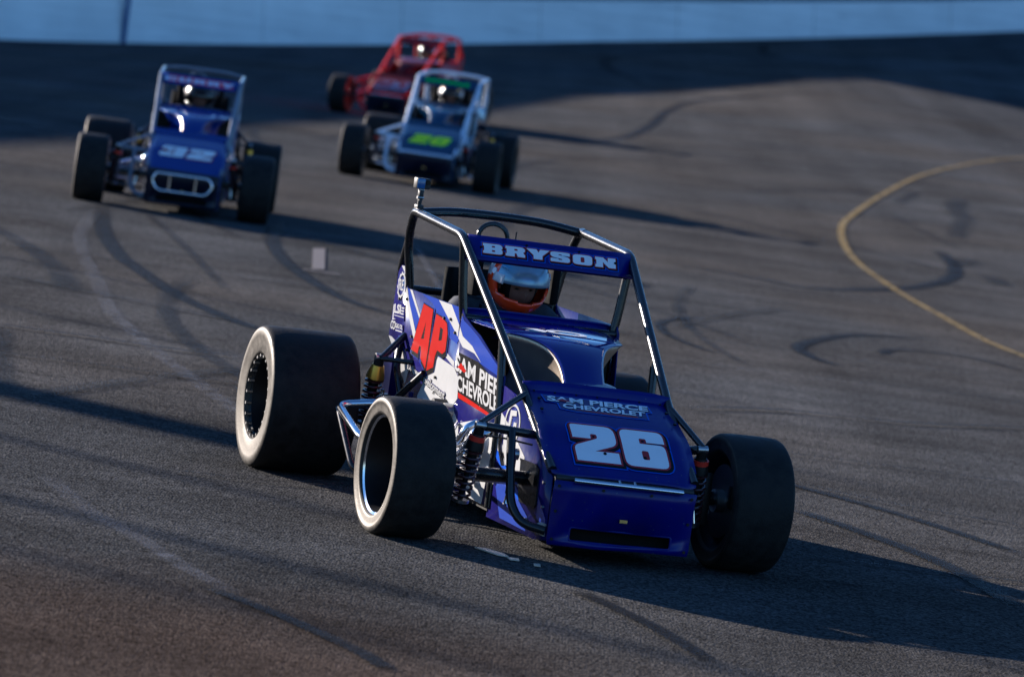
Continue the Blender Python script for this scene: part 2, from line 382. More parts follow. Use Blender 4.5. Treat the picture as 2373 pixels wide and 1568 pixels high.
G = {   # heavy block glyphs, outlines then holes; third value = corner radius
 '2': [[(0, .62), (0, .85, .14), (.0, 1, .16), (1, 1, .2), (1, .50, .14), (.46, .29, 0), (1, .29), (1, 0), (0, 0), (0, .40, .1), (.57, .64, .04), (.57, .75, .05), (.42, .75, .05), (.42, .62)]],
 '6': [[(0, 0, .17), (0, 1, .17), (1, 1, .17), (1, .67), (.58, .67), (.58, .77, .04), (.42, .77, .04), (.42, .63), (1, .63, .14), (1, 0, .17)], [(.42, .20, .05), (.58, .20, .05), (.58, .44, .05), (.42, .44, .05)]],
 '3': [[(0, 0, .15), (0, .36), (.40, .36), (.40, .24), (.58, .24), (.58, .40), (.28, .40), (.28, .60), (.58, .60), (.58, .76), (.40, .76), (.40, .64), (0, .64), (0, 1, .15), (1, 1, .15), (1, .5, .08), (1, 0, .15)]],
 '0': [[(0, 0, .3), (0, 1, .3), (1, 1, .3), (1, 0, .3)], [(.40, .25, .1), (.60, .25, .1), (.60, .75, .1), (.40, .75, .1)]],
 '9': [[(1, 1, .17), (1, 0, .17), (0, 0, .17), (0, .33), (.42, .33), (.42, .23), (.58, .23), (.58, .37), (0, .37, .14), (0, 1, .17)], [(.58, .80, .05), (.42, .80, .05), (.42, .56, .05), (.58, .56, .05)]],
 '1': [[(.15, 0), (.15, .22), (.35, .22), (.35, .70), (.12, .62), (.12, .85), (.5, 1), (.75, 1), (.75, .22), (.92, .22), (.92, 0)]],
 'B': [[(0, 0), (0, .26), (.06, .26), (.06, .74), (0, .74), (0, 1), (.86, 1, .12), (1, .86, .1), (1, .60, .08), (.93, .5, .03), (1, .42, .08), (1, .1, .1), (.88, 0, .1)], [(.46, .64), (.62, .64), (.62, .80), (.46, .80)], [(.46, .20), (.62, .20), (.62, .38), (.46, .38)]],
 'R': [[(0, 0), (0, .26), (.06, .26), (.06, .74), (0, .74), (0, 1), (.86, 1, .12), (1, .86, .1), (1, .58, .08), (.9, .46, .05), (.97, .3), (1, .26), (1, 0), (.62, 0), (.56, .34), (.47, .34), (.47, 0)], [(.46, .60), (.62, .60), (.62, .78), (.46, .78)]],
 'Y': [[(.28, 0), (.28, .38), (-.08, 1), (.44, 1), (.54, .70), (.64, 1), (1.12, 1), (.74, .38), (.74, 0)]],
 'S': [[(0, 0, .05), (0, .34), (.40, .34), (.44, .22), (.60, .22), (.60, .32, .05), (.10, .46, .1), (0, .62, .1), (0, .9, .1), (.12, 1, .1), (.9, 1, .1), (1, .94), (1, .66), (.6, .66), (.56, .78), (.42, .78), (.42, .70, .04), (.9, .56, .1), (1, .4, .1), (1, .1, .1), (.9, 0, .1)]],
 'O': [[(0, 0, .26), (0, 1, .26), (1, 1, .26), (1, 0, .26)], [(.40, .24, .08), (.60, .24, .08), (.60, .76, .08), (.40, .76, .08)]],
 'N': [[(0, 0), (0, .26), (.06, .26), (.06, .74), (0, .74), (0, 1), (.42, 1), (.66, .58), (.66, 1), (1.06, 1), (1.06, 0), (.70, 0), (.40, .52), (.40, 0)]],
 'C': [[(0, 0, .2), (0, 1, .2), (1, 1, .2), (1, .64), (.6, .64), (.6, .76), (.4, .76), (.4, .24), (.6, .24), (.6, .36), (1, .36), (1, 0, .2)]],
 'U': [[(0, 0, .2), (0, 1), (.4, 1), (.4, .24), (.6, .24), (.6, 1), (1, 1), (1, 0, .2)]],
}
def word(txt, adv=1.12, shear=0.0, widths=None):
    out = []; x = 0
    for ch in txt:
        w = (widths or {}).get(ch, 1.0)
        out.append([[(x+p[0]*w+shear*p[1], p[1]) for p in round_poly(pl, 0.0)] for pl in G[ch]])
        x += adv*w
    return out
def layered(name, polys, box, mp, layers, parent, off0=.0012, cuts=()):
    """stack of prints: box = (u0, v0, u1, v1) the word fills; layers = (offset in glyph heights, dx, dy, material)"""
    a = extent([p for g in polys for pl in g for p in pl]); sx = (box[2]-box[0])/(a[1]-a[0]); sy = (box[3]-box[1])/(a[3]-a[2])
    P = [[[(box[0]+(p[0]-a[0])*sx, box[1]+(p[1]-a[2])*sy) for p in pl] for pl in g] for g in polys]
    h = box[3]-box[1]; last = None
    for i, (o, dx, dy, mt, nm) in enumerate(layers):
        for k, g in enumerate(P):                        # one cut letter after the other, so that fat outlines may overlap
            last = decal(nm, fill2d([[(p[0]+dx*h, p[1]+dy*h) for p in pl] for pl in (g[:1] if o > .03 else g)], o*h), mp, off0+.0006*i+.00006*k, mt, parent, cuts)
    return last

# ------------------------------------------------------------------ the track
def terr(x, y):
    s = min(max(y-40, 0), 90); q = min(max(x/max(y, 1), -.3), .3)
    drop = .39*min(max((x-5.25)/3.8, 0), 2)*min(max((y-60)/30, 0), 1)*min(max((104-y)/10, 0), 1)      # the far inside of the turn falls away to the apron
    drop += .16*min(max((x-1)/9, 0), 1.3)*min(max((y-88)/18, 0), 1)
    return s*s*(.00023+.003*q)-drop
def axis_vals(spec):
    out = []
    for a, b, st in spec:
        k = max(1, int(round((b-a)/st)))
        out += [a+(b-a)*i/k for i in range(k)]
    out.append(spec[-1][1]); return out
xs = axis_vals([(-400, -60, 34), (-60, -14, 4), (-14, 20, 1), (20, 60, 4), (60, 400, 34)])
ys = axis_vals([(-60, 0, 10), (0, 36, 2), (36, 130, 1), (130, 600, 47)])
m = MB(); nx = len(xs)
m.v = [(x, y, terr(x, y)) for y in ys for x in xs]
for j in range(len(ys)-1):
    for i in range(nx-1): m.f.append((j*nx+i, j*nx+i+1, (j+1)*nx+i+1, (j+1)*nx+i)); m.mi.append(0)
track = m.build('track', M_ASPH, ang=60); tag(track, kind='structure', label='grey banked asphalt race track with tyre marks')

def smooth_path(pts, n=8):
    P = [Vector((p[0], p[1])) for p in pts]; out = []
    for i in range(len(P)-1):
        p0 = P[max(i-1, 0)]; p1 = P[i]; p2 = P[i+1]; p3 = P[min(i+2, len(P)-1)]
        for k in range(n):
            t = k/n
            out.append(.5*((2*p1)+(p2-p0)*t+(2*p0-5*p1+4*p2-p3)*t*t+(3*p1-p0-3*p2+p3)*t**3))
    out.append(P[-1]); return out
def ribbon(name, pts, w, mat, lift=.004, n=8, label=None):
    P = smooth_path(pts, n); me_v = []; uvs = []
    for i, p in enumerate(P):
        d = (P[min(i+1, len(P)-1)]-P[max(i-1, 0)]).normalized(); nrm = Vector((-d.y, d.x))
        for s in (-.5, .5):
            q = p+nrm*w*s; me_v.append((q.x, q.y, terr(q.x, q.y)+lift)); uvs.append((s+.5, i/(len(P)-1)))
    m = MB(); m.v = me_v
    for i in range(len(P)-1): m.f.append((2*i, 2*i+1, 2*i+3, 2*i+2)); m.mi.append(0)
    o = m.build(name, mat, track, smooth=False)
    ul = o.data.uv_layers.new(name='UVMap')
    for lp in o.data.loops: ul.data[lp.index].uv = uvs[lp.vertex_index]
    return o
MARKS = {
'm1': [(-3.24, 36.55), (-2.96, 33.64), (-2.62, 31.19), (-2.29, 29.58), (-1.96, 28.16), (-1.52, 26.85), (-1.27, 26.47)],
'm2': [(-1.93, 37.58), (-1.85, 35.16), (-1.65, 33.09), (-1.36, 31.27), (-1.07, 29.94), (-0.71, 29.06)],
'm3': [(0.57, 64.13), (1.19, 67.28), (1.64, 72.17), (1.96, 77.2), (2.61, 82.13), (4.12, 86.52), (5.86, 89.64)],
'm4': [(2.55, 102.15), (1.25, 98.27), (1.13, 93.18), (1.79, 86.65)],
'm5': [(5.27, 108.37), (4.69, 106.82), (4.54, 104.06), (4.81, 101.57)],
'm6': [(1.27, 33.16), (1.0, 32.18), (0.95, 31.43), (1.03, 30.59), (1.28, 29.69)],
'm7': [(3.04, 34.28), (2.44, 33.64), (2.11, 32.67), (1.87, 31.44), (1.92, 30.6), (2.08, 30.14)],
'm8': [(4.12, 48.68), (4.12, 46.45), (3.88, 43.64), (3.25, 40.82), (2.38, 38.85), (1.87, 39.12), (0.93, 39.7)],
'm9': [(3.45, 32.25), (3.05, 32.84), (2.59, 32.53), (2.44, 31.85)],
'm10': [(1.09, 22.21), (1.39, 21.84), (1.84, 21.16), (2.28, 20.22)],
'm11': [(1.3, 20.81), (1.59, 20.19), (1.89, 19.31), (2.08, 18.14)],
'm12': [(-0.88, 15.55), (-0.65, 15.21), (-0.35, 14.62), (-0.23, 14.28)],
'm13': [(0.34, 16.87), (0.59, 16.21), (0.79, 15.46)],
'm14': [(-0.87, 21.23), (-1.12, 22.16), (-1.25, 22.9)],
'm15': [(-0.76, 28.96), (-0.56, 31.25), (-0.5, 33.77)]}
WID = {'m1': .17, 'm2': .16, 'm3': .22, 'm4': .28, 'm5': .3, 'm6': .1, 'm7': .14, 'm8': .2, 'm9': .1, 'm10': .12, 'm11': .14, 'm12': .1, 'm13': .1, 'm14': .14, 'm15': .12}
for i, (k, v) in enumerate(MARKS.items()): ribbon('tyre_mark', v, WID[k], M_SKID, lift=.004+.0004*i)
ribbon('edge_line', [(13, 91), (10.6, 84.5), (7.51, 74.93), (6.33, 70.57), (5.17, 65.06), (4.25, 58.94), (3.57, 53.48), (3.27, 50.38), (3.1, 46.93), (3.05, 44.05), (3.1, 41.62), (3.17, 39.43), (3.29, 37.29), (3.42, 34.99), (3.59, 33.73), (3.9, 31.8), (4.6, 28)], .105, M_YLINE, lift=.012)
for v, w in [([(-3.21, 35.76), (-3.03, 32.79), (-2.8, 30.63), (-2.53, 28.71), (-2.26, 26.65), (-2.05, 25.47), (-1.83, 24.4), (-1.6, 23.37), (-1.23, 21.8), (-.8, 20.2)], .13),
             ([(-1.68, 18.04), (-1.56, 17.6), (-1.38, 17.01), (-1.18, 16.53), (-0.98, 15.94), (-0.77, 15.46)], .11),
             ([(-0.84, 36.93), (-0.62, 33.52), (-0.48, 31.44)], .07)]:
    ribbon('scuff_mark', v, w, M_SCUFF, lift=.013)
for v, w in [([(-4.6, 24.6), (-2.6, 24.43), (-2.16, 24.47), (-1.71, 24.41), (-1.37, 24.53)], .10),
             ([(0.91, 25.19), (1.49, 25.96), (2.22, 26.31), (2.95, 27.13), (4, 27.9)], .09),
             ([(-3.01, 27.87), (-2.33, 27.39), (-1.52, 26.85)], .08),
             ([(-1.29, 18.82), (-0.91, 18.89), (-0.54, 19.15)], .03),
             ([(1.38, 21.94), (1.87, 21.56), (2.39, 21.41)], .05)]:
    ribbon('crack', v, w, M_CRACK, lift=.015)

M_FAINT = mark_mat('faint_rubber', (.012, .012, .012), .62, (1.4, 1), (.15, .6))
rnd = random.Random(11)
for k in range(26):                                     # overlapping faint arcs of older laps
    x0 = rnd.uniform(-3.2, 3.4); y0 = rnd.uniform(19, 58); ln = rnd.uniform(3, 9); cv = rnd.uniform(-.05, .09); hd = rnd.uniform(-.35, .35)
    pts = []
    for i in range(6):
        t = ln*i/5; pts.append((x0*(y0/30)**.6+math.sin(hd)*t+cv*t*t*.5, y0+math.cos(hd)*t))
    ribbon('tyre_mark', pts, rnd.choice((.10, .16, .22)), M_FAINT, lift=.0105+.00005*k)
for v, w in [([(5.36, 60.3), (5.1, 58.4), (5.0, 55.2)], .35), ([(4.55, 51.4), (4.8, 54.0), (5.0, 55.6)], .3), ([(4.07, 46.3), (4.2, 46.3), (4.4, 47.6)], .3), ([(4.2, 44.8), (4.35, 44.6), (4.3, 43.4)], .3)]:
    ribbon('oil_stain', v, w, M_FAINT, lift=.0150)
M_SEAM = mark_mat('paving_seam', (.012, .012, .012), .7, (3, 1), (.1, .45))
for k, (xa, ya, xb, yb) in enumerate([(-6, 22.4, 6, 24.0), (-7, 30.2, 7, 31.2), (1.2, 19.0, 4.5, 19.4), (-8, 40.5, 9, 43), (.5, 28.5, 6, 29.6), (1.0, 35.6, 7, 37.5)]):
    ribbon('paving_seam', [(xa+(xb-xa)*i/6, ya+(yb-ya)*i/6+rnd.uniform(-.05, .05)) for i in range(7)], .06, M_SEAM, lift=.0155+.0002*k)

# taped patch lying on the racing line
M_TAPE = paint('weathered_tape', (.14, .105, .075), .6, dirt=.4)
pm = MB()
pm.slab([(-1.52, 34.7, .004), (-1.44, 34.9, .004), (-1.325, 32.5, .004), (-1.405, 32.36, .004)], (0, 0, .002))
patch = pm.build('tape_patch', M_TAPE, smooth=False)
tag(patch, 'pale tape patch stuck on the asphalt behind the front car', 'tape')
pm = MB(); pm.slab([(-1.46, 32.26, .004), (-1.21, 32.22, .004), (-1.21, 32.14, .004), (-1.46, 32.18, .004)], (0, 0, .002))
pl_ = pm.build('tape_strip', M_TAPE, smooth=False); tag(pl_, 'thin pale tape strip across the lower end of the tape patch', 'tape')

M_FLECK = paint('pale_sunlight_paint', (.62, .52, .40), .5, dirt=.4)  # pale slabs added to stand in for spots of sunlight on the ground
def sun_fleck(cx, cy, pts, label):
    q = MB(); q.slab([(p[0], p[1], 0) for p in pts], (0, 0, .004)); o = q.build('painted_fleck', M_FLECK, smooth=False); o.location = (cx, cy, .004)
    tag(o, label, 'sunfleck', 'painted flecks of sunlight on the track')
sun_fleck(.03, 17.66, [(-.06, .05), (-.02, .07), (.05, -.02), (.07, -.10), (.03, -.09), (-.03, .0)], 'larger painted fleck of sunlight in front of the right front tyre of car 26')
sun_fleck(.115, 17.52, [(-.02, .02), (.02, .03), (.025, -.03), (-.01, -.035)], 'tiny painted fleck of sunlight just ahead of the larger one beside car 26')
sun_fleck(.205, 17.44, [(-.012, .02), (.012, .03), (.014, -.03), (-.010, -.03)], 'tiny painted fleck of sunlight under the nose edge of car 26')

# ------------------------------------------------------------------ outer wall, fence poles and stands behind it
CX, CY, WR = 60.0, 45.0, 85.0
def wall_pt(a, r=WR): return CX+r*math.cos(a), CY+r*math.sin(a)
def wall_mat():
    m, n, l, b = new_mat('painted_concrete')
    tc = n.new('ShaderNodeTexCoord')
    nz = n.new('ShaderNodeTexNoise'); nz.inputs['Scale'].default_value = .7; nz.inputs['Detail'].default_value = 6; l.new(tc.outputs['Object'], nz.inputs['Vector'])
    mp = n.new('ShaderNodeMapping'); mp.inputs['Scale'].default_value = (.25, .25, 9); l.new(tc.outputs['Object'], mp.inputs['Vector'])
    n2 = n.new('ShaderNodeTexNoise'); n2.inputs['Scale'].default_value = 1; n2.inputs['Detail'].default_value = 5; l.new(mp.outputs['Vector'], n2.inputs['Vector'])
    a = n.new('ShaderNodeMapRange'); a.inputs['From Min'].default_value = .3; a.inputs['From Max'].default_value = .7; a.inputs['To Min'].default_value = .9; a.inputs['To Max'].default_value = 1.06; l.new(nz.outputs['Fac'], a.inputs['Value'])
    c = n.new('ShaderNodeMapRange'); c.inputs['From Min'].default_value = .35; c.inputs['From Max'].default_value = .65; c.inputs['To Min'].default_value = .92; c.inputs['To Max'].default_value = 1.04; l.new(n2.outputs['Fac'], c.inputs['Value'])
    k = n.new('ShaderNodeMath'); k.operation = 'MULTIPLY'; l.new(a.outputs[0], k.inputs[0]); l.new(c.outputs[0], k.inputs[1])
    mx = n.new('ShaderNodeMix'); mx.data_type = 'RGBA'; mx.blend_type = 'MULTIPLY'; mx.inputs['Factor'].default_value = 1; mx.inputs['A'].default_value = (.93, .91, .86, 1)
    l.new(k.outputs[0], mx.inputs['B'])
    mp3 = n.new('ShaderNodeMapping'); mp3.inputs['Scale'].default_value = (.5, .5, 14); l.new(tc.outputs['Object'], mp3.inputs['Vector'])
    n3 = n.new('ShaderNodeTexNoise'); n3.inputs['Scale'].default_value = 1; n3.inputs['Detail'].default_value = 7; n3.inputs['Roughness'].default_value = .7; l.new(mp3.outputs['Vector'], n3.inputs['Vector'])
    r3 = n.new('ShaderNodeMapRange'); r3.inputs['From Min'].default_value = .58; r3.inputs['From Max'].default_value = .72; r3.inputs['To Max'].default_value = .55; l.new(n3.outputs['Fac'], r3.inputs['Value'])
    m3 = n.new('ShaderNodeMix'); m3.data_type = 'RGBA'; m3.inputs['B'].default_value = (.10, .10, .11, 1); l.new(r3.outputs['Result'], m3.inputs['Factor']); l.new(mx.outputs['Result'], m3.inputs['A'])   # tyre and body scrapes
    l.new(m3.outputs['Result'], b.inputs['Base Color'])
    setb(b, Roughness=.6)
    return m
M_CONC = wall_mat()
M_JOINT = paint('blue_joint_paint', (.01, .06, .22), .5)
M_RUB = paint('scuffed_rubber_band', (.03, .032, .035), .8)
wall = empty('outer_wall', (wall_pt(R(135))[0], wall_pt(R(135))[1], 0)); wx, wy, _ = wall.location
tag(wall, 'long pale painted concrete wall along the outside of the turn', 'wall')
def wall_seg(a0, a1, r0, r1, zlo, zhi0, zhi1, name, mat, n=4):
    q = MB(); vs = []
    for i in range(n+1):
        t = i/n; a = a0+(a1-a0)*t; h = zhi0+(zhi1-zhi0)*t
        for r in (r0, r1):
            x, y = wall_pt(a, r); z = terr(x, y); x1, y1 = wall_pt(a, r+h*.16)       # battered face
            vs.append((x-wx, y-wy, z+zlo)); vs.append((x1-wx, y1-wy, z+h))
    fs = []
    for i in range(n):
        k = 4*i; j = k+4
        fs += [(k, j, j+1, k+1), (k+2, k+3, j+3, j+2), (k+1, j+1, j+3, k+3), (k, k+2, j+2, j)]
    fs += [(0, 1, 3, 2), (4*n, 4*n+2, 4*n+3, 4*n+1)]
    q.add(vs, fs); return q.build(name, mat, wall, smooth=True, ang=30)
def wall_h(a):                                         # the wall drops along the turn
    return 1.05 if a > R(142) else .74+(.31)*max(0, min(1, (math.degrees(a)-126)/16))
# joint seen at the left (its angle found from the picture), panels laid off from it both ways
AJ = math.atan2(95.4-CY, -8.55-CX)
step = 4.2/WR; gap = .012/WR
k = -12
while k < 26:
    a1 = AJ-k*step; a0 = AJ-(k+1)*step
    wall_seg(a1-gap, a0+gap, WR, WR+.3, -.05, wall_h(a1), wall_h(a0), 'wall_panel', M_CONC)
    k += 1
q = MB(); x, y = wall_pt(AJ, WR-.01)
d = Vector((x-CX, y-CY, 0)).normalized(); t = Vector((-d.y, d.x, 0))
for s in range(1):
    z = terr(x, y); rot = Matrix((t, d, Vector((0, 0, 1)))).transposed()
    q.box((x-wx, y-wy, z+.52), (.11, .03, 1.04), rot=rot)
q.build('joint_cover', M_JOINT, wall, smooth=False)

M_GALV = paint('galvanised_pole', (.35, .36, .36), .45, metal=.7)
M_STAND = paint('stand_concrete', (.30, .29, .27), .8)
M_SEATB = paint('stand_benches', (.36, .37, .38), .55)
def back_trace(px, py, rr):                            # walk up-sun from a shadowed spot to just outside the wall
    tt = 0.0; d = Vector((to_sun.x, to_sun.y)).normalized()
    while tt < 120:
        x, y = px+d.x*tt, py+d.y*tt
        if math.hypot(x-CX, y-CY) > rr: return x, y, tt
        tt += .1
POLES = [((-2.23, 21.23), .34, 'wide steel scoreboard post outside the wall, widest of the row'),
         ((-2.0, 19.28), .055, 'slim steel fence pole outside the wall, next to the wide post'),
         ((-1.76, 17.27), .065, 'slim steel fence pole outside the wall, nearest the camera'),
         ((-1.64, 15.9), .04, 'thin fence pole outside the wall throwing a faint shadow line'),
         ((-2.55, 25.6), .03, 'slim fence pole outside the wall, beyond the wide post'),
         ((-3.0, 29.3), .03, 'slim fence pole outside the wall, farthest along the row')]
for (pp, rad, lab) in POLES:
    x, y, tt = back_trace(pp[0], pp[1], WR+.8)
    o = empty('fence_pole', (x, y, terr(x, y)))
    tag(o, lab, 'pole', 'poles along the outer wall')
    hgt = (tt+5.5)*math.tan(R(SUN_EL)) if rad < .3 else (tt+4)*math.tan(R(SUN_EL))
    q = MB(); q.tube([(0, 0, 0), (0, 0, hgt*.5), (0, 0, hgt)], [rad, rad*.9, rad*.8], seg=14); q.build('shaft', M_GALV, o)
    q = MB(); q.box((0, 0, .015), (rad*4, rad*4, .03)); q.build('base_plate', M_GALV, o, smooth=False)
    q = MB(); q.tube([(0, 0, hgt), (0, 0, hgt+.03)], rad*1.1, seg=14); q.build('cap', M_GALV, o)

def grandstand(line, h, depth, label, rows=5):
    """stepped stand following a bent line: tall back wall, rows stepping down towards the track"""
    o = empty('grandstand', (line[0][0], line[0][1], 0)); tag(o, label, 'grandstand'); ox, oy = line[0]
    P = [Vector(p) for p in line]; N = []
    for i in range(len(P)):
        u = (P[min(i+1, len(P)-1)]-P[max(i-1, 0)]).normalized(); N.append(Vector((u.y, -u.x)))     # towards the track
    def bay(i, d0, d1, z0, z1, name, mat):
        q = MB(); vs = []
        for k in (i, i+1):
            for d in (d0, d1):
                p = P[k]+N[k]*d
                for z in (z0, z1): vs.append((p.x-ox, p.y-oy, z))
        q.add(vs, [(0, 1, 3, 2), (4, 6, 7, 5), (0, 4, 5, 1), (2, 3, 7, 6), (1, 5, 7, 3), (0, 2, 6, 4)]); q.build(name, mat, o, smooth=False)
    st = depth/rows
    for i in range(len(P)-1):
        bay(i, -.3, 0, -.2, h, 'back_wall', M_STAND)
        for k in range(rows):
            hh = max(.4, h*.78*(1-k/rows)-.2)
            bay(i, st*k+.004, st*(k+1), -.2, hh, 'step', M_STAND)
            bay(i, st*(k+.35), st*(k+.75), hh+.10, hh+.15, 'bench', M_SEATB)
grandstand([(-38, 22), (-27.1, 59.7), (-25, 76), (-20.3, 95.5), (-13.3, 107.3), (-11, 111)], 7.0, 1.8, 'stepped concrete grandstand beyond the left part of the wall', rows=4)
x2, y2, t2 = back_trace(5.25, 93.8, WR+1.2)
grandstand([(x2, y2+3.2), (x2+16, y2+19), (x2+34, y2+34), (x2+60, y2+44)], 8.5, 2.0, 'taller stepped grandstand beyond the right part of the wall', rows=5)

# ------------------------------------------------------------------ race cars
BX = .083
def hw(Y):
    pts = [(-.33, .28), (.137, .292), (.94, .325)]
    if Y <= pts[0][0]: return pts[0][1]
    for (a, b), (c, d) in zip(pts, pts[1:]):
        if Y <= c: return b+(d-b)*(Y-a)/(c-a)
    return pts[-1][1]
def SP(Y, Z, off=0, s=-1): return Vector((BX+s*(hw(Y)+off), Y, Z))

def side_panel(name, poly, mat, car, s=-1, th=.006, cuts=(-.33, .137, .94)):
    """sheet following the body side: polygon in (Y, Z), split where the side bends, given thickness"""
    bm = bmesh.new(); f = bm.faces.new([bm.verts.new((p[0], p[1], 0)) for p in poly])
    for c in cuts:
        bmesh.ops.bisect_plane(bm, geom=bm.verts[:]+bm.edges[:]+bm.faces[:], plane_co=(c, 0, 0), plane_no=(1, 0, 0))
    bmesh.ops.triangulate(bm, faces=bm.faces[:]); bm.verts.index_update()
    pts = [(v.co.x, v.co.y) for v in bm.verts]; fs = [tuple(v.index for v in f.verts) for f in bm.faces]; bm.free()
    q = MB(); q.add([SP(a, b, -.003, s) for a, b in pts], fs)
    return q.build(name, mat, car, smooth=True, ang=30, solid=th)

def side_map(s=-1, bl=None, br=None, tl=None):
    """unit square -> side surface: bl, br, tl are (Y, Z)"""
    def mp(u, v, off):
        Y = bl[0]+(br[0]-bl[0])*u+(tl[0]-bl[0])*v; Z = bl[1]+(br[1]-bl[1])*u+(tl[1]-bl[1])*v
        return SP(Y, Z, off, s)
    return mp
def side_raw(s=-1):
    f = lambda u, v, off: SP(u, v, off, s)
    f.side = True; return f

def wheel(car, x, y, R_, w, rimR, side, chrome_lip, steer=0, bolts=0, camber=0):
    """rim mesh with tyre, hub and bead-lock bolts as sub-parts; side = -1 when the outer face looks to the car's right"""
    M = Matrix.Translation((x, y, R_-.004)) @ Matrix.Rotation(steer, 4, 'Z') @ Matrix.Rotation(camber, 4, 'Y')
    s = side; h = w/2
    # rim: deep dish from the outer lip to a disc near the inner side
    prof = [(-h*.80, rimR+.006), (-h*.84, rimR+.012), (-h*.86, rimR+.004), (-h*.80, rimR-.008), (-h*.30, rimR-.022), (h*.25, rimR-.03), (h*.30, rimR-.05), (h*.32, .05), (h*.32, .002)]
    prof2 = [(h*.36, .002), (h*.36, rimR-.04), (h*.55, rimR-.025), (h*.80, rimR-.006), (h*.86, rimR+.006), (h*.80, rimR+.008), (0, rimR-.012), (-h*.80, rimR+.006)]
    q = MB(); q.lathe([(a*-s*1.0 if s > 0 else a, r) for a, r in prof+prof2], seg=56, mis=[1, 1, 1]+[0]*20)
    q.xf(M); wh = q.build('wheel', [M_RIMB, M_CHROME if chrome_lip else M_RIMB], car, ang=35)
    rs = R_
    tp = [(.80, rimR-.002), (.93, rimR+.006), (.955, rimR+.014), (.945, rimR+(rs-rimR)*.42), (.985, rimR+(rs-rimR)*.62), (.992, rs-.026), (.965, rs-.012), (.93, rs-.007), (.86, rs-.003), (.6, rs-.0005), (.3, rs), (0, rs)]
    full = [(-a*h, r) for a, r in tp]+[(a*h, r) for a, r in reversed(tp[:-1])]
    mis = [1]*6+[0]*(len(full)-1-12)+[1]*6
    full = [(full[0][0]+.01, rimR-.004)]+full+[(full[-1][0]-.01, rimR-.004)]; mis = [1]+mis+[1]
    q = MB(); q.lathe(full, seg=72, mis=mis); q.xf(M); ty = q.build('tyre', [M_TREAD, M_WALL], wh, ang=60)
    q = MB(); q.lathe([(a*-s, r_) for a, r_ in [(h*.34, .0), (h*.34, .055), (h*.10, .05), (h*.06, .036), (-h*.02, .030), (-h*.02, .0)]], seg=24); q.xf(M); q.build('hub', M_STEEL, wh)
    for k in range(6):
        a = 2*PI*k/6; q = MB(); q.tube([(-s*h*.34, math.cos(a)*.085, math.sin(a)*.085), (-s*h*.20, math.cos(a)*.085, math.sin(a)*.085)], .010, seg=6); q.xf(M); q.build('lug_nut', M_STEEL, wh)
    for k in range(bolts):
        a = 2*PI*k/bolts; q = MB()
        q.tube([(s*h*.80, math.cos(a)*(rimR-.004), math.sin(a)*(rimR-.004)), (s*h*.93, math.cos(a)*(rimR-.004), math.sin(a)*(rimR-.004))], .0065, seg=6)
        q.xf(M); q.build('bolt', M_STEEL, wh)
    # brake disc behind the wheel
    q = MB(); q.lathe([(-s*h*.62, .045), (-s*h*.62, rimR*.76), (-s*h*.62-.008, rimR*.76), (-s*h*.62-.008, .045)], seg=36, closed=True); q.xf(M); q.build('brake_disc', M_DISC, wh)
    q = MB(); q.box((-s*h*.62, -rimR*.60, .03), (.05, .05, .09), bev=.008); q.xf(M); q.build('brake_caliper', M_DARK, wh)
    q = MB(); q.tube([(-s*h*.35, 0, 0), (-s*h*.95, 0, 0)], .045, seg=20); q.xf(M); q.build('hub_carrier', M_STEEL, wh)
    return wh

def shock(car, a, b, r=.03, capmat=None, turns=8, band=False):
    a = Vector(a); b = Vector(b); d = b-a
    q = MB(); q.tube([a, a+d*.5], r*.62, seg=14); q.tube([a+d*.45, b], r*.35, seg=10); q.tube([a-d*.02, a+d*.05], r*.5, seg=10); sh = q.build('shock_absorber', M_DARK, car)
    t = d.normalized(); rf = Vector((1, 0, 0)); n1 = (rf-t*rf.dot(t)).normalized(); n2 = t.cross(n1)
    pts = [a+d*(.28+.62*k/(turns*10))+(n1*math.cos(2*PI*k/10)+n2*math.sin(2*PI*k/10))*r for k in range(turns*10+1)]
    q = MB(); q.tube(pts, r*.17, seg=6); q.build('coil_spring', M_SPRING, sh)
    q = MB(); q.tube([a+d*.08, a+d*.2, a+d*.27], [r*.75, r*1.05, r*1.15], seg=16); q.build('spring_cap', capmat or M_REDPL, sh)
    q = MB(); q.tube([a+d*.90, a+d*.94], r*1.1, seg=16); q.build('spring_seat', M_STEEL, sh)
    q = MB(); q.tube([a-t.cross(Vector((0, 1, 0))).normalized()*.02-d*.03, a+t.cross(Vector((0, 1, 0))).normalized()*.02-d*.03], r*.45, seg=12); q.build('mount_bolt', M_STEEL, sh)
    if band:
        q = MB(); q.tube([a+d*.10, a+d*.16], r*.98, seg=16); q.build('red_band', M_REDPL, sh)
    return sh

def rivets(car, pts, mat=None, r=.0055, axis=Vector((0, -1, 0))):
    for p in pts:
        p = Vector(p); q = MB(); q.tube([p-axis*.002, p+axis*.004], r, seg=8); q.build('rivet', mat or M_BLACKP, car)

HOOD = [(.150, .602), (.137, .585), (-.095, .494), (-.15, .458), (-.325, .325)]
def hood_pt(x, s, off):
    """s = distance down the centre profile from the front of the rear lip"""
    prof = HOOD[1:]
    for (y0, z0), (y1, z1) in zip(prof, prof[1:]):
        L = math.hypot(y1-y0, z1-z0)
        if s <= L or (y1, z1) == prof[-1]:
            t = s/L; n = Vector((0, (z1-z0)/L, -(y1-y0)/L))
            return Vector((x, y0+(y1-y0)*t, z0+(z1-z0)*t))+n*off
        s -= L

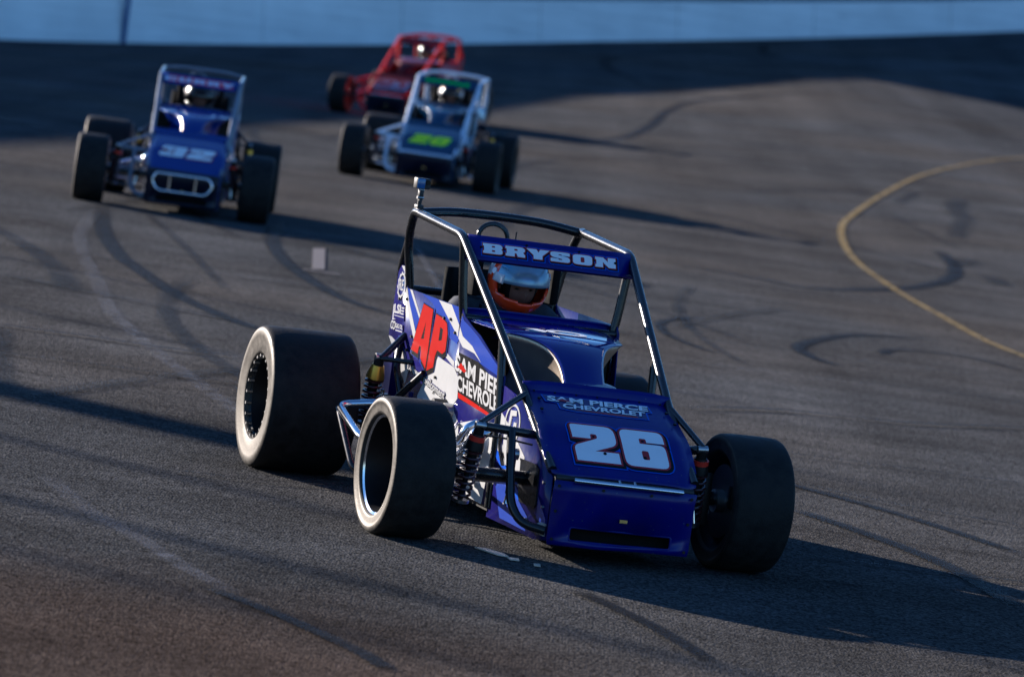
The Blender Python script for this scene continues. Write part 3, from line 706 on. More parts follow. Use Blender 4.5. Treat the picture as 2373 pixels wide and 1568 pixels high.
def race_car(cfg):
    car = empty('race_car', (0, 0, 0)); c = cfg
    tag(car, c['label'], 'race car', 'open wheel race cars on the track')
    P, SD, CG = c['paint'], c['side'], c['cage']
    hero = c.get('hero', False)
    def X(x): return BX+x
    # ---------------- frame and roll cage: every tube is a part
    cw = 1.0 if hero else .9
    T, RT = (.352*cw, .985, 1.088), (.358*cw, 1.66, 1.122)
    r = c.get('tube', .0178)
    def tb(pts, rad=r, mat=None, fil=.05, name='cage_tube'):
        q = MB(); q.tube(pts, rad, seg=14, fil=fil); return q.build(name, mat or CG, car)
    for s in (-1, 1):
        def S(x, y, z): return (BX+s*x, y, z)
        tb([S(.354*cw, 1.60, 1.118), S(*T), S(.292, .137, .580), S(.287, -.085, .452), S(.282, -.300, .336)], fil=.05)     # top rail, downtube and nose
        tb([S(.354*cw, 1.58, 1.119), S(*RT), S(.345*cw, 1.745, 1.00), S(.305, 1.74, .78), S(.285, 1.73, .55), S(.28, 1.70, .12)], fil=.09)                 # rear upright
        tb([S(.345*cw, 1.72, 1.03), S(.312, 1.90, .86), S(.25, 1.98, .50)], r*.9)
        tb([S(.348*cw, .965, 1.06), S(.325, .955, .84), S(.30, .95, .70), S(.285, .93, .12)])
        tb([S(.312, .41, .735), S(.300, .36, .45), S(.300, .34, .10)], r*.95)
        tb([S(.28, 1.9, .115), S(.275, .9, .100), S(.255, -.30, .095)], r*.9, mat=M_TUBE, name='lower_rail')
    tb([(X(-.352*cw), 1.652, 1.116), (X(-.20), 1.672, 1.137), (X(.0), 1.68, 1.141), (X(.20), 1.672, 1.137), (X(.352*cw), 1.652, 1.116)], r*1.05, fil=.15)
    tb([(X(-.345*cw), .98, 1.072), (X(.345*cw), .98, 1.072)], r*.9)
    tb([(X(-.272), -.322, .312), (X(.272), -.322, .308)], .013 if hero else .021, c.get('crossbar', M_BLACK), name='nose_crossbar')
    tb([(X(-.325), .93, .77), (X(.325), .93, .77)], r*.8)
    tb([(X(-.32), 1.74, .80), (X(.32), 1.74, .80)], r*.9)
    hx = -.045
    tb([(X(hx-.062), 1.56, .93)]+[(X(hx)+.062*math.cos(PI-PI*k/10), 1.56, 1.06+.055*math.sin(PI*k/10)) for k in range(11)]+[(X(hx+.062), 1.56, .93)], .010, fil=0, name='headrest_hoop')
    # right and left front shock mounts
    for s in (-1, 1):
        def S(x, y, z): return (BX+s*x, y, z)
        fx = .455 if s < 0 else .29
        tb([S(.29, -.09, .437), S(fx+.05, -.13, .452)], r*.95, name='shock_mount')
        tb([S(.294, .10, .57), S(fx+.07, -.12, .462)], r*.7, name='shock_brace')
        if s < 0: tb([S(.40, -.12, .446), S(.408, -.18, .34), S(.405, -.235, .19), S(.37, -.28, .125), S(.285, -.325, .11)], r*.95, fil=.07, name='front_loop')
        shock(car, S(fx+.07, -.12, .445), S(fx+.09, -.05, .14), .032, M_DARK, band=True)
    # ---------------- panels
    q = MB()
    ws = [-.298, -.295, -.292, -.290, -.280]
    rows = [(.150, .622, .297), (.142, .606, .297), (.137, .585, .296), (.02, .539, .296), (-.095, .494, .298), (-.125, .477, .301), (-.15, .458, .303), (-.24, .3896, .302), (-.31, .3364, .285), (-.325, .325, .255)]
    nu = 10
    q.grid(lambda u, v: (lambda k: Vector((X((2*u-1)*k[2]), k[0], k[1]-.010*abs(2*u-1)**6)))(rows[min(int(round(v*(len(rows)-1))), len(rows)-1)]), nu, len(rows)-1)
    hood = q.build('hood', P, car, ang=28, solid=.005)
    q = MB()                                             # nose plate with its air slot
    def np_(x, z): return Vector((X(x), -.335-.012*(1-((x)/.29)**2)-(.012 if z > .26 else 0)*(z-.26)/.05, z))
    X0, X1, SX0, SX1 = -.280, .280, -.197, .203
    zs = [.063, .085, .136, .262, .305]
    xs_ = [X0, SX0, -.07, .07, SX1, X1]
    idx = {}
    for j, z in enumerate(zs):
        for i, x in enumerate(xs_):
            xx = x*(.985 if z < .07 else 1); idx[i, j] = len(q.v); q.v.append(tuple(np_(xx, z+(.006 if i >= 3 else 0)*(1 if z < .1 else 0))))
    for j in range(len(zs)-1):
        for i in range(len(xs_)-1):
            if j == 1 and 1 <= i <= 3: continue
            q.f.append((idx[i, j], idx[i+1, j], idx[i+1, j+1], idx[i, j+1])); q.mi.append(0)
    nose = q.build('nose_panel', c.get('nose', P), car, ang=20, solid=.006)
    q = MB()
    q.tube([np_(SX0, .085), np_(0, .085), np_(SX1, .088), np_(SX1, .136), np_(0, .136), np_(SX0, .136)], .004, seg=8, closed=True, fil=.012); q.build('slot_edge', c.get('nose', P), nose)
    q = MB(); q.box((X(0), -.27, .11), (.46, .02, .09)); q.build('radiator', M_SEAT, car, smooth=False)
    q = MB(); q.slab([(X(.0)-.012, -.352, .172), (X(0)+.018, -.352, .172), (X(0)+.018, -.352, .184), (X(0)-.012, -.352, .184)], (0, -.006, 0)); q.build('latch', M_BRASS, nose, smooth=False)
    if c.get('front_bar', 'bar') == 'bar':
        tb([(X(-.212), -.362, .312), (X(0), -.372, .311), (X(.218), -.362, .309)], .0095, M_CHROME, name='front_bar')
        for x in (-.03, .03): tb([(X(x), -.368, .31), (X(x), -.345, .325)], .005, M_STEEL, fil=0, name='bar_bracket')
    else:
        tb([(X(-.20), -.40, .30), (X(.20), -.40, .30), (X(.235), -.40, .24), (X(.19), -.40, .17), (X(-.19), -.40, .17), (X(-.235), -.40, .24), (X(-.20), -.40, .30)], 0.0115, M_CHROME, fil=.06, name='front_bumper')
        for x in (-.1, .1):
            tb([(X(x), -.40, .30), (X(x), -.40, .17)], .010, M_CHROME, fil=0, name='bumper_strut')
            tb([(X(x), -.39, .24), (X(x), -.33, .24)], .012, M_TUBE, fil=0, name='bumper_stay')
    # engine cover: full-width lip at the back, narrowing to a neck with scooped sides
    def edge(t):
        hx_ = .245*(1-t)**2+2*t*(1-t)*.075+.082*t*t; y = .62-.34*t; z = .752-.045*t*t-.115*t**3
        return hx_, y, z
    q = MB()
    q.grid(lambda u, v: (lambda e: Vector((X((2*u-1)*e[0]), e[1]-.02*(1-(2*u-1)**2), e[2]+.012*(1-(2*u-1)**2))))(edge(v)), 14, 18)
    q.grid(lambda u, v: Vector((X((2*u-1)*(.245+.07*v)), .62+.31*v-.02*(1-(2*u-1)**2)*(1-v), .752+.03*v+.012*(1-(2*u-1)**2)*(1-v) - .02*abs(2*u-1)**4*v)), 14, 8)
    ecov = q.build('engine_cover', M_BLUEG if hero else P, car, ang=50, solid=.004)
    for s in (-1, 1):
        q = MB()
        def sw(u, v):
            hx_, y, z = edge(u)
            hb = hx_*.55+.115; zb = .50
            w_ = math.sin(v*PI/2); b_ = 1-math.cos(v*PI/2)
            return Vector((X(s*(hx_-.003-(.07*(1-u))*math.sin(v*PI)*.8)), y+.01+.06*v, z-.004-(z-zb)*v))
        q.grid(sw, 16, 10); q.build('side_scoop', M_ALU if hero else P, ecov, ang=60, solid=.003)
    q = MB()                                             # cowl in front of the cockpit
    q.grid(lambda u, v: Vector((X((2*u-1)*(.325)), .915+.03*v+.05*abs(2*u-1)**3, .70+.105*v-.012*abs(2*u-1)**6*v)), 16, 4)
    cowl = q.build('cowl', c.get('cowl', P), car, ang=40, solid=.005)
    q = MB(); q.tube([(X((2*u/16-1)*.325), .945+.05*abs(2*u/16-1)**3, .805-.012*abs(2*u/16-1)**6) for u in range(17)], .006, seg=8); q.build('cowl_bead', c.get('cowl', P), cowl)
    # visor board
    q = MB()
    vb = [(1.012, 1.090), (.958, 1.093), (.94, 1.078), (.905, 1.018), (.90, 1.004), (.912, .997)]
    def vis(u, v):
        k = min(int(v*(len(vb)-1)+1e-6), len(vb)-2); t = v*(len(vb)-1)-k
        y = vb[k][0]+(vb[k+1][0]-vb[k][0])*t; z = vb[k][1]+(vb[k+1][1]-vb[k][1])*t
        return Vector((X((2*u-1)*cw*(.338+.006*v)), y, z))
    q.grid(vis, 8, len(vb)-1); board = q.build('visor_board', c.get('board', P), car, ang=25, solid=.004)
    def vmap(u, v, off):                                 # flat face of the board, u and v in metres from its bottom centre
        v = v/.0695; y = .905+(.94-.905)*v; z = 1.018+(1.078-1.018)*v
        return Vector((X(u), y, z))+Vector((0, -.864, .504))*(off+.002)
    # side panels
    RIGHT = [(.937, .803), (1.723, .803), (1.778, .888), (1.88, .885), (1.899, .586), (1.852, .584), (1.60, .432), (1.63, .392), (1.54, .36), (1.45, .12), (.36, .10), (.36, .60), (.443, .634), (.696, .722), (.80, .745), (.90, .775)]
    NOSE = [(.352, .57), (.15, .545), (-.075, .445), (-.305, .31), (-.322, .075), (-.20, .060), (.352, .062)]
    LEFT = RIGHT[:11]+[(.36, .50), (.85, .53), (.90, .775)]
    for s in (-1, 1):
        pan = side_panel('side_panel', RIGHT if s < 0 else LEFT, SD, car, s)
        nsp = side_panel('nose_side_panel', NOSE, SD, car, s)
        if s < 0: right_panel, right_nose = pan, nsp
        op = [(.058, .330), (-.125, .332), (-.165, .32), (-.185, .185), (-.17, .172), (-.003, .172), (.02, .19), (.045, .32)]
        q = MB(); q.slab([SP(a, b, .0, s) for a, b in op], (s*.006, 0, 0)); q.build('axle_opening', M_BLACKP, nsp, smooth=False)
        if s < 0: q = MB(); q.tube([SP(-.275, .112, .006, s), SP(-.315, .112, .004, s)], .024, seg=14); q.build('tube_end', M_TUBEEND, car)
    q = MB(); q.box((X(0), .82, .075), (.52, 2.2, .01)); q.build('floor_pan', M_DARK, car, smooth=False)
    q = MB(); q.slab([(X(-.30), 1.88, .56), (X(.30), 1.88, .56), (X(.27), 2.12, .50), (X(-.27), 2.12, .50)], (0, 0, -.3)); q.build('tail_tank', P, car, smooth=False)
    tb([(X(-.25), 1.98, .45), (X(-.28), 2.2, .38), (X(.28), 2.2, .38), (X(.25), 1.98, .45)], r, M_CHROME if hero else CG, name='rear_bumper')
    # firewall, seat and steering wheel
    q = MB(); q.box((X(0), .93, .45), (.60, .012, .60)); q.build('firewall', M_DARK, car, smooth=False)
    q = MB()
    q.grid(lambda u, v: Vector((X((2*u-1)*(.24-.02*v)), 1.60+.07*v-.13*abs(2*u-1)**2.5, .22+.70*v)), 12, 8)
    seat = q.build('seat', M_SEAT, car, ang=60, solid=.03)
    for s in (-1, 1):
        q = MB(); q.box((X(s*.165), 1.40, .93), (.04, .20, .20), bev=.015); q.build('head_support', M_SEAT, seat)
        q = MB(); q.tube([(X(s*.10), 1.50, .80), (X(s*.09), 1.34, .72), (X(s*.06), 1.30, .5)], .018, seg=8); q.build('shoulder_strap', M_SEAT, seat)
    q = MB(); q.tube([(X(.15*math.cos(a)), 1.02+.05*math.sin(a), .62+.13*math.sin(a)) for a in [2*PI*k/24 for k in range(24)]], .013, seg=8, closed=True)
    q.tube([(X(-.14), 1.02, .62), (X(.14), 1.02, .62)], .01, seg=6); q.tube([(X(0), 1.02, .62), (X(0), .94, .58)], .014, seg=8); q.build('steering_wheel', M_BLACK, car)
    # engine block and headers
    q = MB(); q.box((X(0), .50, .36), (.30, .62, .36), bev=.03); q.build('engine_block', M_DARK, car)
    q = MB(); q.box((X(0.05), .52, .58), (.16, .52, .08), bev=.02); q.build('valve_cover', M_STEEL, car)
    # exhaust header leaving through the right side behind the front wheel
    q = MB()
    for k in range(3):
        y0 = .40+.10*k
        q.tube([SP(y0, .40, -.02), SP(y0, .37, .035), SP(y0+.03, .31, .05), SP(y0+.16, .27, .05)], .017, seg=12, fil=.05)
    hd = q.build('exhaust_header', M_CHROME, car)
    q = MB(); q.tube([SP(.55, .27, .05), SP(1.1, .20, .055), SP(1.55, .18, .06)], .03, seg=14, fil=.1); q.build('exhaust_pipe', M_STEEL, car)
    # front axle, steering arms, radius rods
    fr = c.get('tf', .674)
    tb([(-fr+.05, .0, .262), (fr-.05, .0, .262)], .026, M_TUBE, name='front_axle')
    for s in (-1, 1):
        tb([(s*(fr-.14), -.0, .27), SP(.62, .30, .02, s)], .012, M_TUBE, fil=0, name='radius_rod')
        tb([(s*(fr-.14), -.02, .21), SP(.55, .17, .02, s)], .010, M_STEEL, fil=0, name='radius_rod')
        q = MB(); q.box((s*(fr-.16), -.03, .26), (.035, .03, .20), bev=.006); q.build('spindle', M_DARK, car)
        q = MB(); q.box((BX+s*.36, -.06, .285), (.018, .035, .17), bev=.005); q.build('torsion_arm', M_TUBE, car)
        q = MB(); q.tube([(BX+s*.345, -.065, .355), (BX+s*.385, -.065, .355)], .022, seg=12); q.build('arm_boss', M_STEEL, car)
        q = MB(); q.tube([(BX+s*.365, -.09, .235), (BX+s*.375, -.095, .17)], .011, seg=10); q.build('rod_end', M_CHROME, car)
    tb([(-fr+.12, .10, .23), (fr-.12, .10, .23)], .010, M_STEEL, fil=0, name='tie_rod')
    tb([(X(-.33), .80, .36), (-fr+.13, .07, .29)], .011, M_CHROME, fil=0, name='drag_link')
    # rear axle and suspension
    tb([(-.60, 1.80, .292), (.66, 1.80, .292)], .035, M_DARK, name='rear_axle')
    q = MB(); q.lathe([(-.09, .0), (-.09, .10), (-.03, .15), (.03, .15), (.09, .10), (.09, 0)], seg=28)
    q.xf(Matrix.Translation((X(0), 1.80, .292))); q.build('differential', M_STEEL, car)
    for s in (-1, 1):
        def S(x, y, z): return (BX+s*x, y, z)
        shock(car, S(.438, 1.60, .51), S(.45, 1.67, .22), .034, M_GOLD)
        tb([S(.325, 1.66, .615), S(.438, 1.58, .515)], r*.8, M_TUBE, name='rear_mount')
        tb([S(.325, 1.50, .52), S(.438, 1.58, .515)], r*.6, M_TUBE, name='rear_mount')
        tb([S(.33, 1.52, .30), S(.36, 1.62, .50), S(.325, 1.70, .60)], r*.8, M_TUBE, name='rear_mount')
        tb([S(.335, 1.30, .50), S(.40, 1.50, .34), S(.42, 1.72, .25)], r*.8, M_TUBE, fil=.02, name='torque_arm')
        tb([S(.335, 1.05, .28), S(.43, 1.74, .24)], .012, M_STEEL, fil=0, name='radius_rod')
    q = MB(); q.tube([(X(-.39), 1.66, .27), (X(-.39), 1.66, .36)], .032, seg=18); bt = q.build('brake_reservoir', M_DARK, car)
    q = MB(); q.tube([(X(-.39), 1.66, .36), (X(-.39), 1.66, .368)], .036, seg=18); q.tube([(X(-.39), 1.66, .368), (X(-.39), 1.66, .385)], .009, seg=8); q.build('reservoir_cap', M_CHROME, bt)
    # nerf bars between the wheels
    for s in (-1, 1):
        ox = .683 if s < 0 else .60
        def S(x, y, z): return (BX+s*x, y, z)
        nb = M_CHROME if hero else c.get('nerf', M_CHROME)
        tb([S(.325, 1.30, .385), S(ox-.02, 1.335, .335), S(ox, .87, .255), S(.325, .55, .20)], .0165, nb, fil=.06, name='nerf_bar')
        tb([S(ox-.012, 1.29, .325), S(ox-.03, 1.03, .11), S(.32, .95, .095)], .0135, M_TUBE if hero else nb, fil=.05, name='nerf_brace')
    # wheels
    wheel(car, -fr, 0, .2594, .242, .186, -1, True, steer=R(c.get('steer', 1.5)))
    wheel(car, fr, 0, .2594, .242, .186, 1, False, steer=R(c.get('steer', 1.5)))
    wheel(car, -.618, 1.80, .2924, .376, .170, -1, False, bolts=22 if hero else 0)
    wheel(car, c.get('lr', .70), 1.80, .278, .31, .168, 1, False, bolts=0)
    # ---------------- numbers and lettering
    nmp = lambda u, v, off: hood_pt(X(u), .455-v, off+.0035)
    num = c['number']; shear = c.get('shear', 0.0)
    polys = word(num, 1.13, shear)
    nl = c['num_layers']
    layered('number', polys, c.get('num_box', (-.195, .062, .195, .205)), nmp, nl, hood, cuts=(('v', .206), ('v', .140)))
    if c.get('board_word'):
        layered('name_print', word(c['board_word'], 1.16, .0), (-.283, .0125, .272, .0555), vmap, c['board_layers'], board)
    if hero: hero_details(car, hood, nose, board, right_panel, right_nose, cowl, nmp, vmap)
    else: rival_details(car, c, hood, board, right_panel, ecov)
    return car

def poly_decal(name, pts, mat, parent, mp, off):
    vf = fill2d([[(p[0], p[1]) for p in pts]]); return decal(name, vf, mp, off, mat, parent, (('u', .94), ('u', .137)) if getattr(mp, 'side', False) else ())
def text_layers(nm, txt, mp, layers, parent, size_ref=None, spacing=1.0):
    base = text2d(txt, 0, 1, spacing)[0]
    for (o, dx, dy, off, mat) in layers:
        vs, fs = text2d(txt, o, 1, spacing)
        vs = norm_text(vs, base); decal(nm, ([(u+dx, v+dy) for u, v in vs], fs), mp, off, mat, parent)
def hero_details(car, hood, nose, board, panel, nsp, cowl, nmp, vmap):
    sr = side_raw(-1)
    PD = lambda nm, pts, mat, off=.0012, par=panel: poly_decal(nm, pts, mat, par, sr, off)
    # striped livery of the right side, each stripe its own cut vinyl
    PD('white_stripe', [(1.745, .805), (1.725, .803), (1.668, .75), (1.523, .643), (1.529, .607), (1.727, .753)], M_WHITE)
    PD('blue_stripe', [(1.715, .802), (1.686, .802), (1.50, .712), (1.497, .700), (1.527, .651), (1.66, .742)], M_MID)
    PD('white_stripe', [(1.68, .802), (1.645, .802), (1.489, .716), (1.497, .702)], M_WHITE, .0018)
    PD('blue_stripe', [(1.506, .802), (1.26, .802), (.905, .70), (.945, .66), (1.08, .675), (1.343, .78)], M_MID)
    PD('white_stripe', [(1.261, .8015), (1.08, .8015), (.945, .735), (.945, .688)], M_WHITE, .0018)
    PD('white_stripe', [(.935, .73), (.886, .697), (.764, .673), (.635, .621), (.728, .648), (.872, .656), (.935, .684)], M_WHITE, .0018)
    PD('blue_stripe', [(1.08, .8015), (.945, .802), (.945, .735)], M_MID, .0024)
    PD('blue_stripe', [(.93, .775), (.895, .757), (.80, .738), (.705, .714), (.447, .632), (.437, .596), (.653, .619), (.764, .673), (.886, .697), (.93, .72)], M_MID)
    PD('white_field', [(1.187, .585), (.938, .567), (.872, .533), (.852, .454), (.90, .415), (.80, .364), (.75, .20), (1.20, .16), (1.38, .40), (1.293, .49), (1.2, .519)], M_WHITE)
    PD('white_stripe', [(1.08, .615), (.945, .589), (.945, .568), (1.087, .597)], M_WHITE)
    PD('white_edge', [(1.895, .588), (1.85, .588), (1.75, .570), (1.60, .528), (1.542, .491), (1.575, .42), (1.60, .437)], M_WHITE)
    PD('white_patch', [(1.885, .717), (1.84, .722), (1.80, .668), (1.875, .655)], M_WHITE)
    PD('white_stripe', [(1.756, .603), (1.709, .604), (1.604, .536), (1.591, .500)], M_MID, .0018)
    PD('white_corner', [(1.845, .884), (1.782, .886), (1.745, .825), (1.755, .80), (1.79, .86)], M_WHITE)
    PD('blue_stripe', [(1.50, .40), (1.43, .41), (1.40, .18), (1.44, .14)], M_SIDE, .0018)
    PD('white_field', [(.37, .42), (.42, .10), (.60, .105), (.72, .30), (.80, .364), (.62, .40)], M_WHITE)
    # nose side graphics
    PN = lambda nm, pts, mat, off=.0012: PD(nm, pts, mat, off, nsp)
    PN('white_stripe', [(.34, .47), (.34, .33), (.10, .24), (-.02, .20), (.02, .34), (.20, .42)], M_WHITE)
    PN('blue_stripe', [(.34, .25), (.20, .24), (-.10, .13), (-.10, .075), (.20, .08)], M_MID)
    PN('blue_stripe', [(-.19, .22), (-.30, .15), (-.31, .11), (-.2, .14)], M_MID)
    PN('blue_stripe', [(.34, .30), (.34, .33), (.02, .20), (.02, .17)], M_BRIGHT, .0018)
    # round emblem on the nose side
    ring = lambda cy, cz, ry, rz, n=28: [(cy+ry*math.cos(2*PI*k/n), cz+rz*math.sin(2*PI*k/n)) for k in range(n)]
    decal('emblem_ring', fill2d([ring(.20, .44, .085, .078), ring(.20, .44, .074, .068)]), sr, .0024, M_WHITE, nsp)
    decal('emblem_letter', fill2d([[(.25, .39), (.235, .49), (.17, .495), (.165, .475), (.215, .47), (.228, .39)]]), sr, .0024, M_WHITE, nsp)
    decal('emblem_letter', fill2d([[(.195, .39), (.185, .45), (.155, .45), (.15, .40), (.165, .39)], [(.185, .405), (.178, .435), (.163, .435), (.162, .41)]]), sr, .0024, M_WHITE, nsp)
    # big slanted letters
    def dil(polys, dx, dz): return [[(a+dx, b+dz) for a, b in p] for p in polys]
    Aout = [(1.542, .570), (1.452, .766), (1.312, .756), (1.308, .589), (1.312, .517), (1.396, .550), (1.41, .596), (1.434, .596), (1.444, .562)]
    Ahole = [(1.424, .626), (1.386, .630), (1.386, .700)]
    Pout = [(1.288, .603), (1.262, .744), (1.17, .738), (1.103, .724), (1.077, .688), (1.073, .615), (1.111, .600), (1.182, .607), (1.201, .583), (1.208, .535), (1.255, .522), (1.292, .512)]
    Phole = [(1.182, .645), (1.140, .652), (1.143, .695), (1.182, .701)]
    for o, dx, dz, off, mt in ((.014, -.004, -.006, .0030, M_MID), (.004, -.010, -.014, .0036, M_BLACKP), (.005, 0, 0, .0040, M_BLACKP)):
        for pl, nm in ((Aout, 'letter_edge'), (Pout, 'letter_edge')):
            decal(nm, fill2d(dil([pl], dx, dz), o), sr, off+(.0001 if pl is Pout else 0), mt, panel)
    decal('letter_a', fill2d([Aout, Ahole]), sr, .0046, M_RED, panel)
    decal('letter_p', fill2d([Pout, Phole]), sr, .0048, M_RED, panel)
    # words
    mp = side_map(-1, (1.552, .478), (1.00, .422), (1.552, .518))
    text_layers('small_print', 'Driver Development', mp, [(.075, .0, -.0, .0050, M_SIDE), (.05, .004, -.06, .0054, M_BLACKP), (.018, 0, 0, .0060, M_WHITE)], panel, spacing=1.0)
    PD('black_backing', [(.90, .632), (.66, .622), (.40, .56), (.372, .46), (.44, .438), (.83, .455), (.86, .50)], M_BLACKP, .0040)
    mp = side_map(-1, (.912, .562), (.372, .520), (.925, .622))
    text_layers('sponsor_print', 'SAM PIER', mp, [(.05, .004, -.05, .0046, M_BLACKP), (.03, 0, 0, .0054, M_WHITE)], panel)
    mp = side_map(-1, (.86, .490), (.374, .462), (.878, .545))
    text_layers('sponsor_print', 'CHEVROLE', mp, [(.05, .004, -.05, .0048, M_BLACKP), (.03, 0, 0, .0056, M_WHITE)], panel)
    PD('red_swoosh', [(.845, .480), (.66, .466), (.46, .448), (.48, .436), (.83, .460)], M_RED, .0060)
    PD('red_swoosh', [(.885, .575), (.85, .595), (.78, .572), (.80, .562)], M_RED, .0064)
    PD('print_panel', [(1.868, .730), (1.712, .736), (1.695, .668), (1.852, .664)], M_SIDE, .0040)
    text_layers('small_print', 'LSI', side_map(-1, (1.848, .688), (1.76, .692), (1.856, .722)), [(.04, 0, 0, .0046, M_WHITE)], panel)
    for k in range(3): PD('print_bar', [(1.752-.0, .690+.012*k), (1.715, .692+.012*k), (1.716, .698+.012*k), (1.754, .696+.012*k)], M_WHITE, .0046)
    PD('print_bar', [(1.845, .676), (1.705, .680), (1.705, .683), (1.846, .679)], M_WHITE, .0046)
    PD('print_panel', [(1.815, .652), (1.70, .652), (1.692, .612), (1.80, .612)], M_SIDE, .0040)
    text_layers('small_print', 'G&G OIL', side_map(-1, (1.806, .630), (1.702, .632), (1.810, .648)), [(.03, 0, 0, .0046, M_WHITE)], panel)
    PD('print_bar', [(1.80, .618), (1.70, .620), (1.701, .625), (1.80, .623)], M_WHITE, .0046)
    for cy in (1.858, 1.828): decal('print_ring', fill2d([ring(cy, .637, .020, .018, 16), ring(cy, .637, .012, .011, 16)]), sr, .0046, M_WHITE, panel)
    # toothed round emblem with two letters on the tail of the panel
    teeth = []
    for k in range(48):
        a = 2*PI*k/48; rr = 1.12 if (k//2) % 2 else 1.0
        teeth.append((1.80+.050*rr*math.cos(a), .806+.050*rr*math.sin(a)))
    decal('emblem_ring', fill2d([teeth, ring(1.80, .806, .042, .042)]), sr, .0046, M_WHITE, panel)
    text_layers('emblem_print', 'RE', side_map(-1, (1.830, .785), (1.772, .787), (1.832, .828)), [(.02, 0, 0, .0046, M_WHITE)], panel)
    # sponsor on the hood
    def hm(bl, br, tl):
        def mp(u, v, off):
            x = bl[0]+(br[0]-bl[0])*u+(tl[0]-bl[0])*v; s = bl[1]+(br[1]-bl[1])*u+(tl[1]-bl[1])*v
            return hood_pt(BX+x, s, off+.0035)
        return mp
    hr = lambda u, v, off: hood_pt(BX+u, v, off+.0035)
    poly_decal('sponsor_outline', [(-.236, .038), (.196, .038), (.202, .096), (.178, .102), (.174, .156), (.10, .160), (-.12, .156), (-.184, .142), (-.184, .098), (-.230, .092)], M_BRIGHT, hood, hr, .0008)
    poly_decal('sponsor_backing', [(-.230, .043), (.191, .043), (.196, .092), (.172, .098), (.168, .151), (.10, .155), (-.12, .151), (-.178, .137), (-.178, .094), (-.224, .087)], M_SIDE, hood, hr, .0014)
    poly_decal('red_swoosh', [(-.15, .136), (.13, .140), (.13, .149), (.02, .150)], M_DKRED, hood, hr, .0018)
    poly_decal('red_swoosh', [(-.185, .080), (-.155, .062), (-.12, .080), (-.15, .084)], M_DKRED, hood, hr, .0036)
    text_layers('sponsor_print', 'SAM PIERCE', hm((-.217, .086), (.183, .086), (-.210, .048)), [(.045, .004, -.10, .0020, M_BLACKP), (.035, 0, 0, .0026, M_LETTER)], hood)
    text_layers('sponsor_print', 'CHEVROLET', hm((-.167, .132), (.160, .132), (-.160, .098)), [(.045, .004, -.10, .0020, M_BLACKP), (.035, 0, 0, .0026, M_LETTER)], hood)
    # buttons
    for p in [(-.25, .075), (.26, .085), (-.06, .405), (.10, .405), (-.26, .16), (.272, .17)]:
        a = hood_pt(BX+p[0], p[1], .003); b = hood_pt(BX+p[0], p[1], .009); q = MB(); q.tube([a, b], .0065, seg=10); q.build('quarter_turn_button', M_BLACKP, hood)
    for (y, z) in [(1.70, .76), (1.15, .74), (1.06, .745), (1.56, .62), (1.16, .50), (1.60, .56), (.98, .70), (1.80, .75), (.30, .20), (-.24, .28), (-.1, .12), (.16, .14), (-.26, .19)]:
        par = panel if y > .36 else nsp
        q = MB(); q.tube([SP(y, z, -.002), SP(y, z, .0095)], .006, seg=10); q.build('quarter_turn_button', M_STEEL if y < .36 else M_DARK, par)
    for x in (-.29, -.10, .12, .27):
        q = MB(); a = vmap(x, .066 if x in (-.10, .12) else .036, 0); q.tube([a, a+Vector((0, -.005, .003))], .005, seg=10); q.build('rivet', M_BLACKP, board)
    for x, z in [(-.262, .285), (.262, .285), (-.262, .19), (.262, .19), (-.262, .085), (.262, .085), (-.09, .285), (.10, .285)]:
        y = -.335-.012*(1-(x/.29)**2)-(.012*(z-.26)/.05 if z > .26 else 0); q = MB(); q.tube([(BX+x, y, z), (BX+x, y-.006, z)], .006, seg=10); q.build('rivet', M_DARK, nose)
    for x in [-.255+.085*k for k in range(7)]:
        a = hood_pt(BX+x, .012, .002); q = MB(); q.tube([a, hood_pt(BX+x, .012, .0055)], .0042, seg=8); q.build('rivet', M_DARK, hood)
    # pale shapes painted behind the engine cover's lip, imitating gloss reflections
    ec = lambda u, v, off: Vector((BX+u, .62+v-.02*(1-(u/.25)**2)*(1-v/.31), .752+.03*v/.31+.012*(1-(u/.25)**2)*(1-v/.31)+off+.0025))
    decal('painted_reflection', fill2d([ring(.03, .075, .085, .050), ring(.03, .075, .055, .026)]), ec, .001, M_LETTER, cowl)
    decal('painted_reflection', fill2d([[(-.15, .05), (-.07, .04), (-.05, .075), (-.08, .11), (-.16, .10), (-.10, .08)]]), ec, .001, M_LETTER, cowl)
    # fuel fitting on the side panel and side cap
    q = MB(); q.tube([SP(.98, .405, .0), SP(.98, .405, .055)], .030, seg=18); q.tube([SP(.94, .405, .02), SP(.94, .405, .06)], .02, seg=14); q.build('filler_cap', M_BLACK, car)
    q = MB(); q.tube([SP(.90, .40, .0), SP(.90, .40, .035)], .028, seg=18); q.build('filler_collar', M_STEEL, car)
    # radio aerial and light above the seat
    q = MB(); q.tube([(BX+.04, 1.52, 1.02), (BX+.04, 1.52, 1.095)], .003, seg=6); q.build('aerial', M_BLACK, car)
    # steel lines glinting beside the shock
    q = MB(); q.tube([SP(-.02, .425, .12), SP(.02, .36, .10), SP(.05, .30, .07)], .010, seg=8, fil=.03); q.build('shock_canister', M_CHROME, car)
    q = MB(); q.tube([SP(.08, .40, .20), SP(-.02, .405, .10), SP(-.10, .40, .02)], .004, seg=6, fil=.02); q.build('brake_line', M_BLACK, car)

def rival_details(car, c, hood, board, panel, ecov):
    for it in c.get('extra', []): it(car, hood, board, panel, ecov)

def lower_cage(car, k):
    # rivals run lower cages: everything above the cowl line is pulled down, shared height kept below it
    for o in [c for c in car.children_recursive if c.type == 'MESH']:
        for v in o.data.vertices:
            if v.co.z > .62: v.co.z = .62+(v.co.z-.62)*k

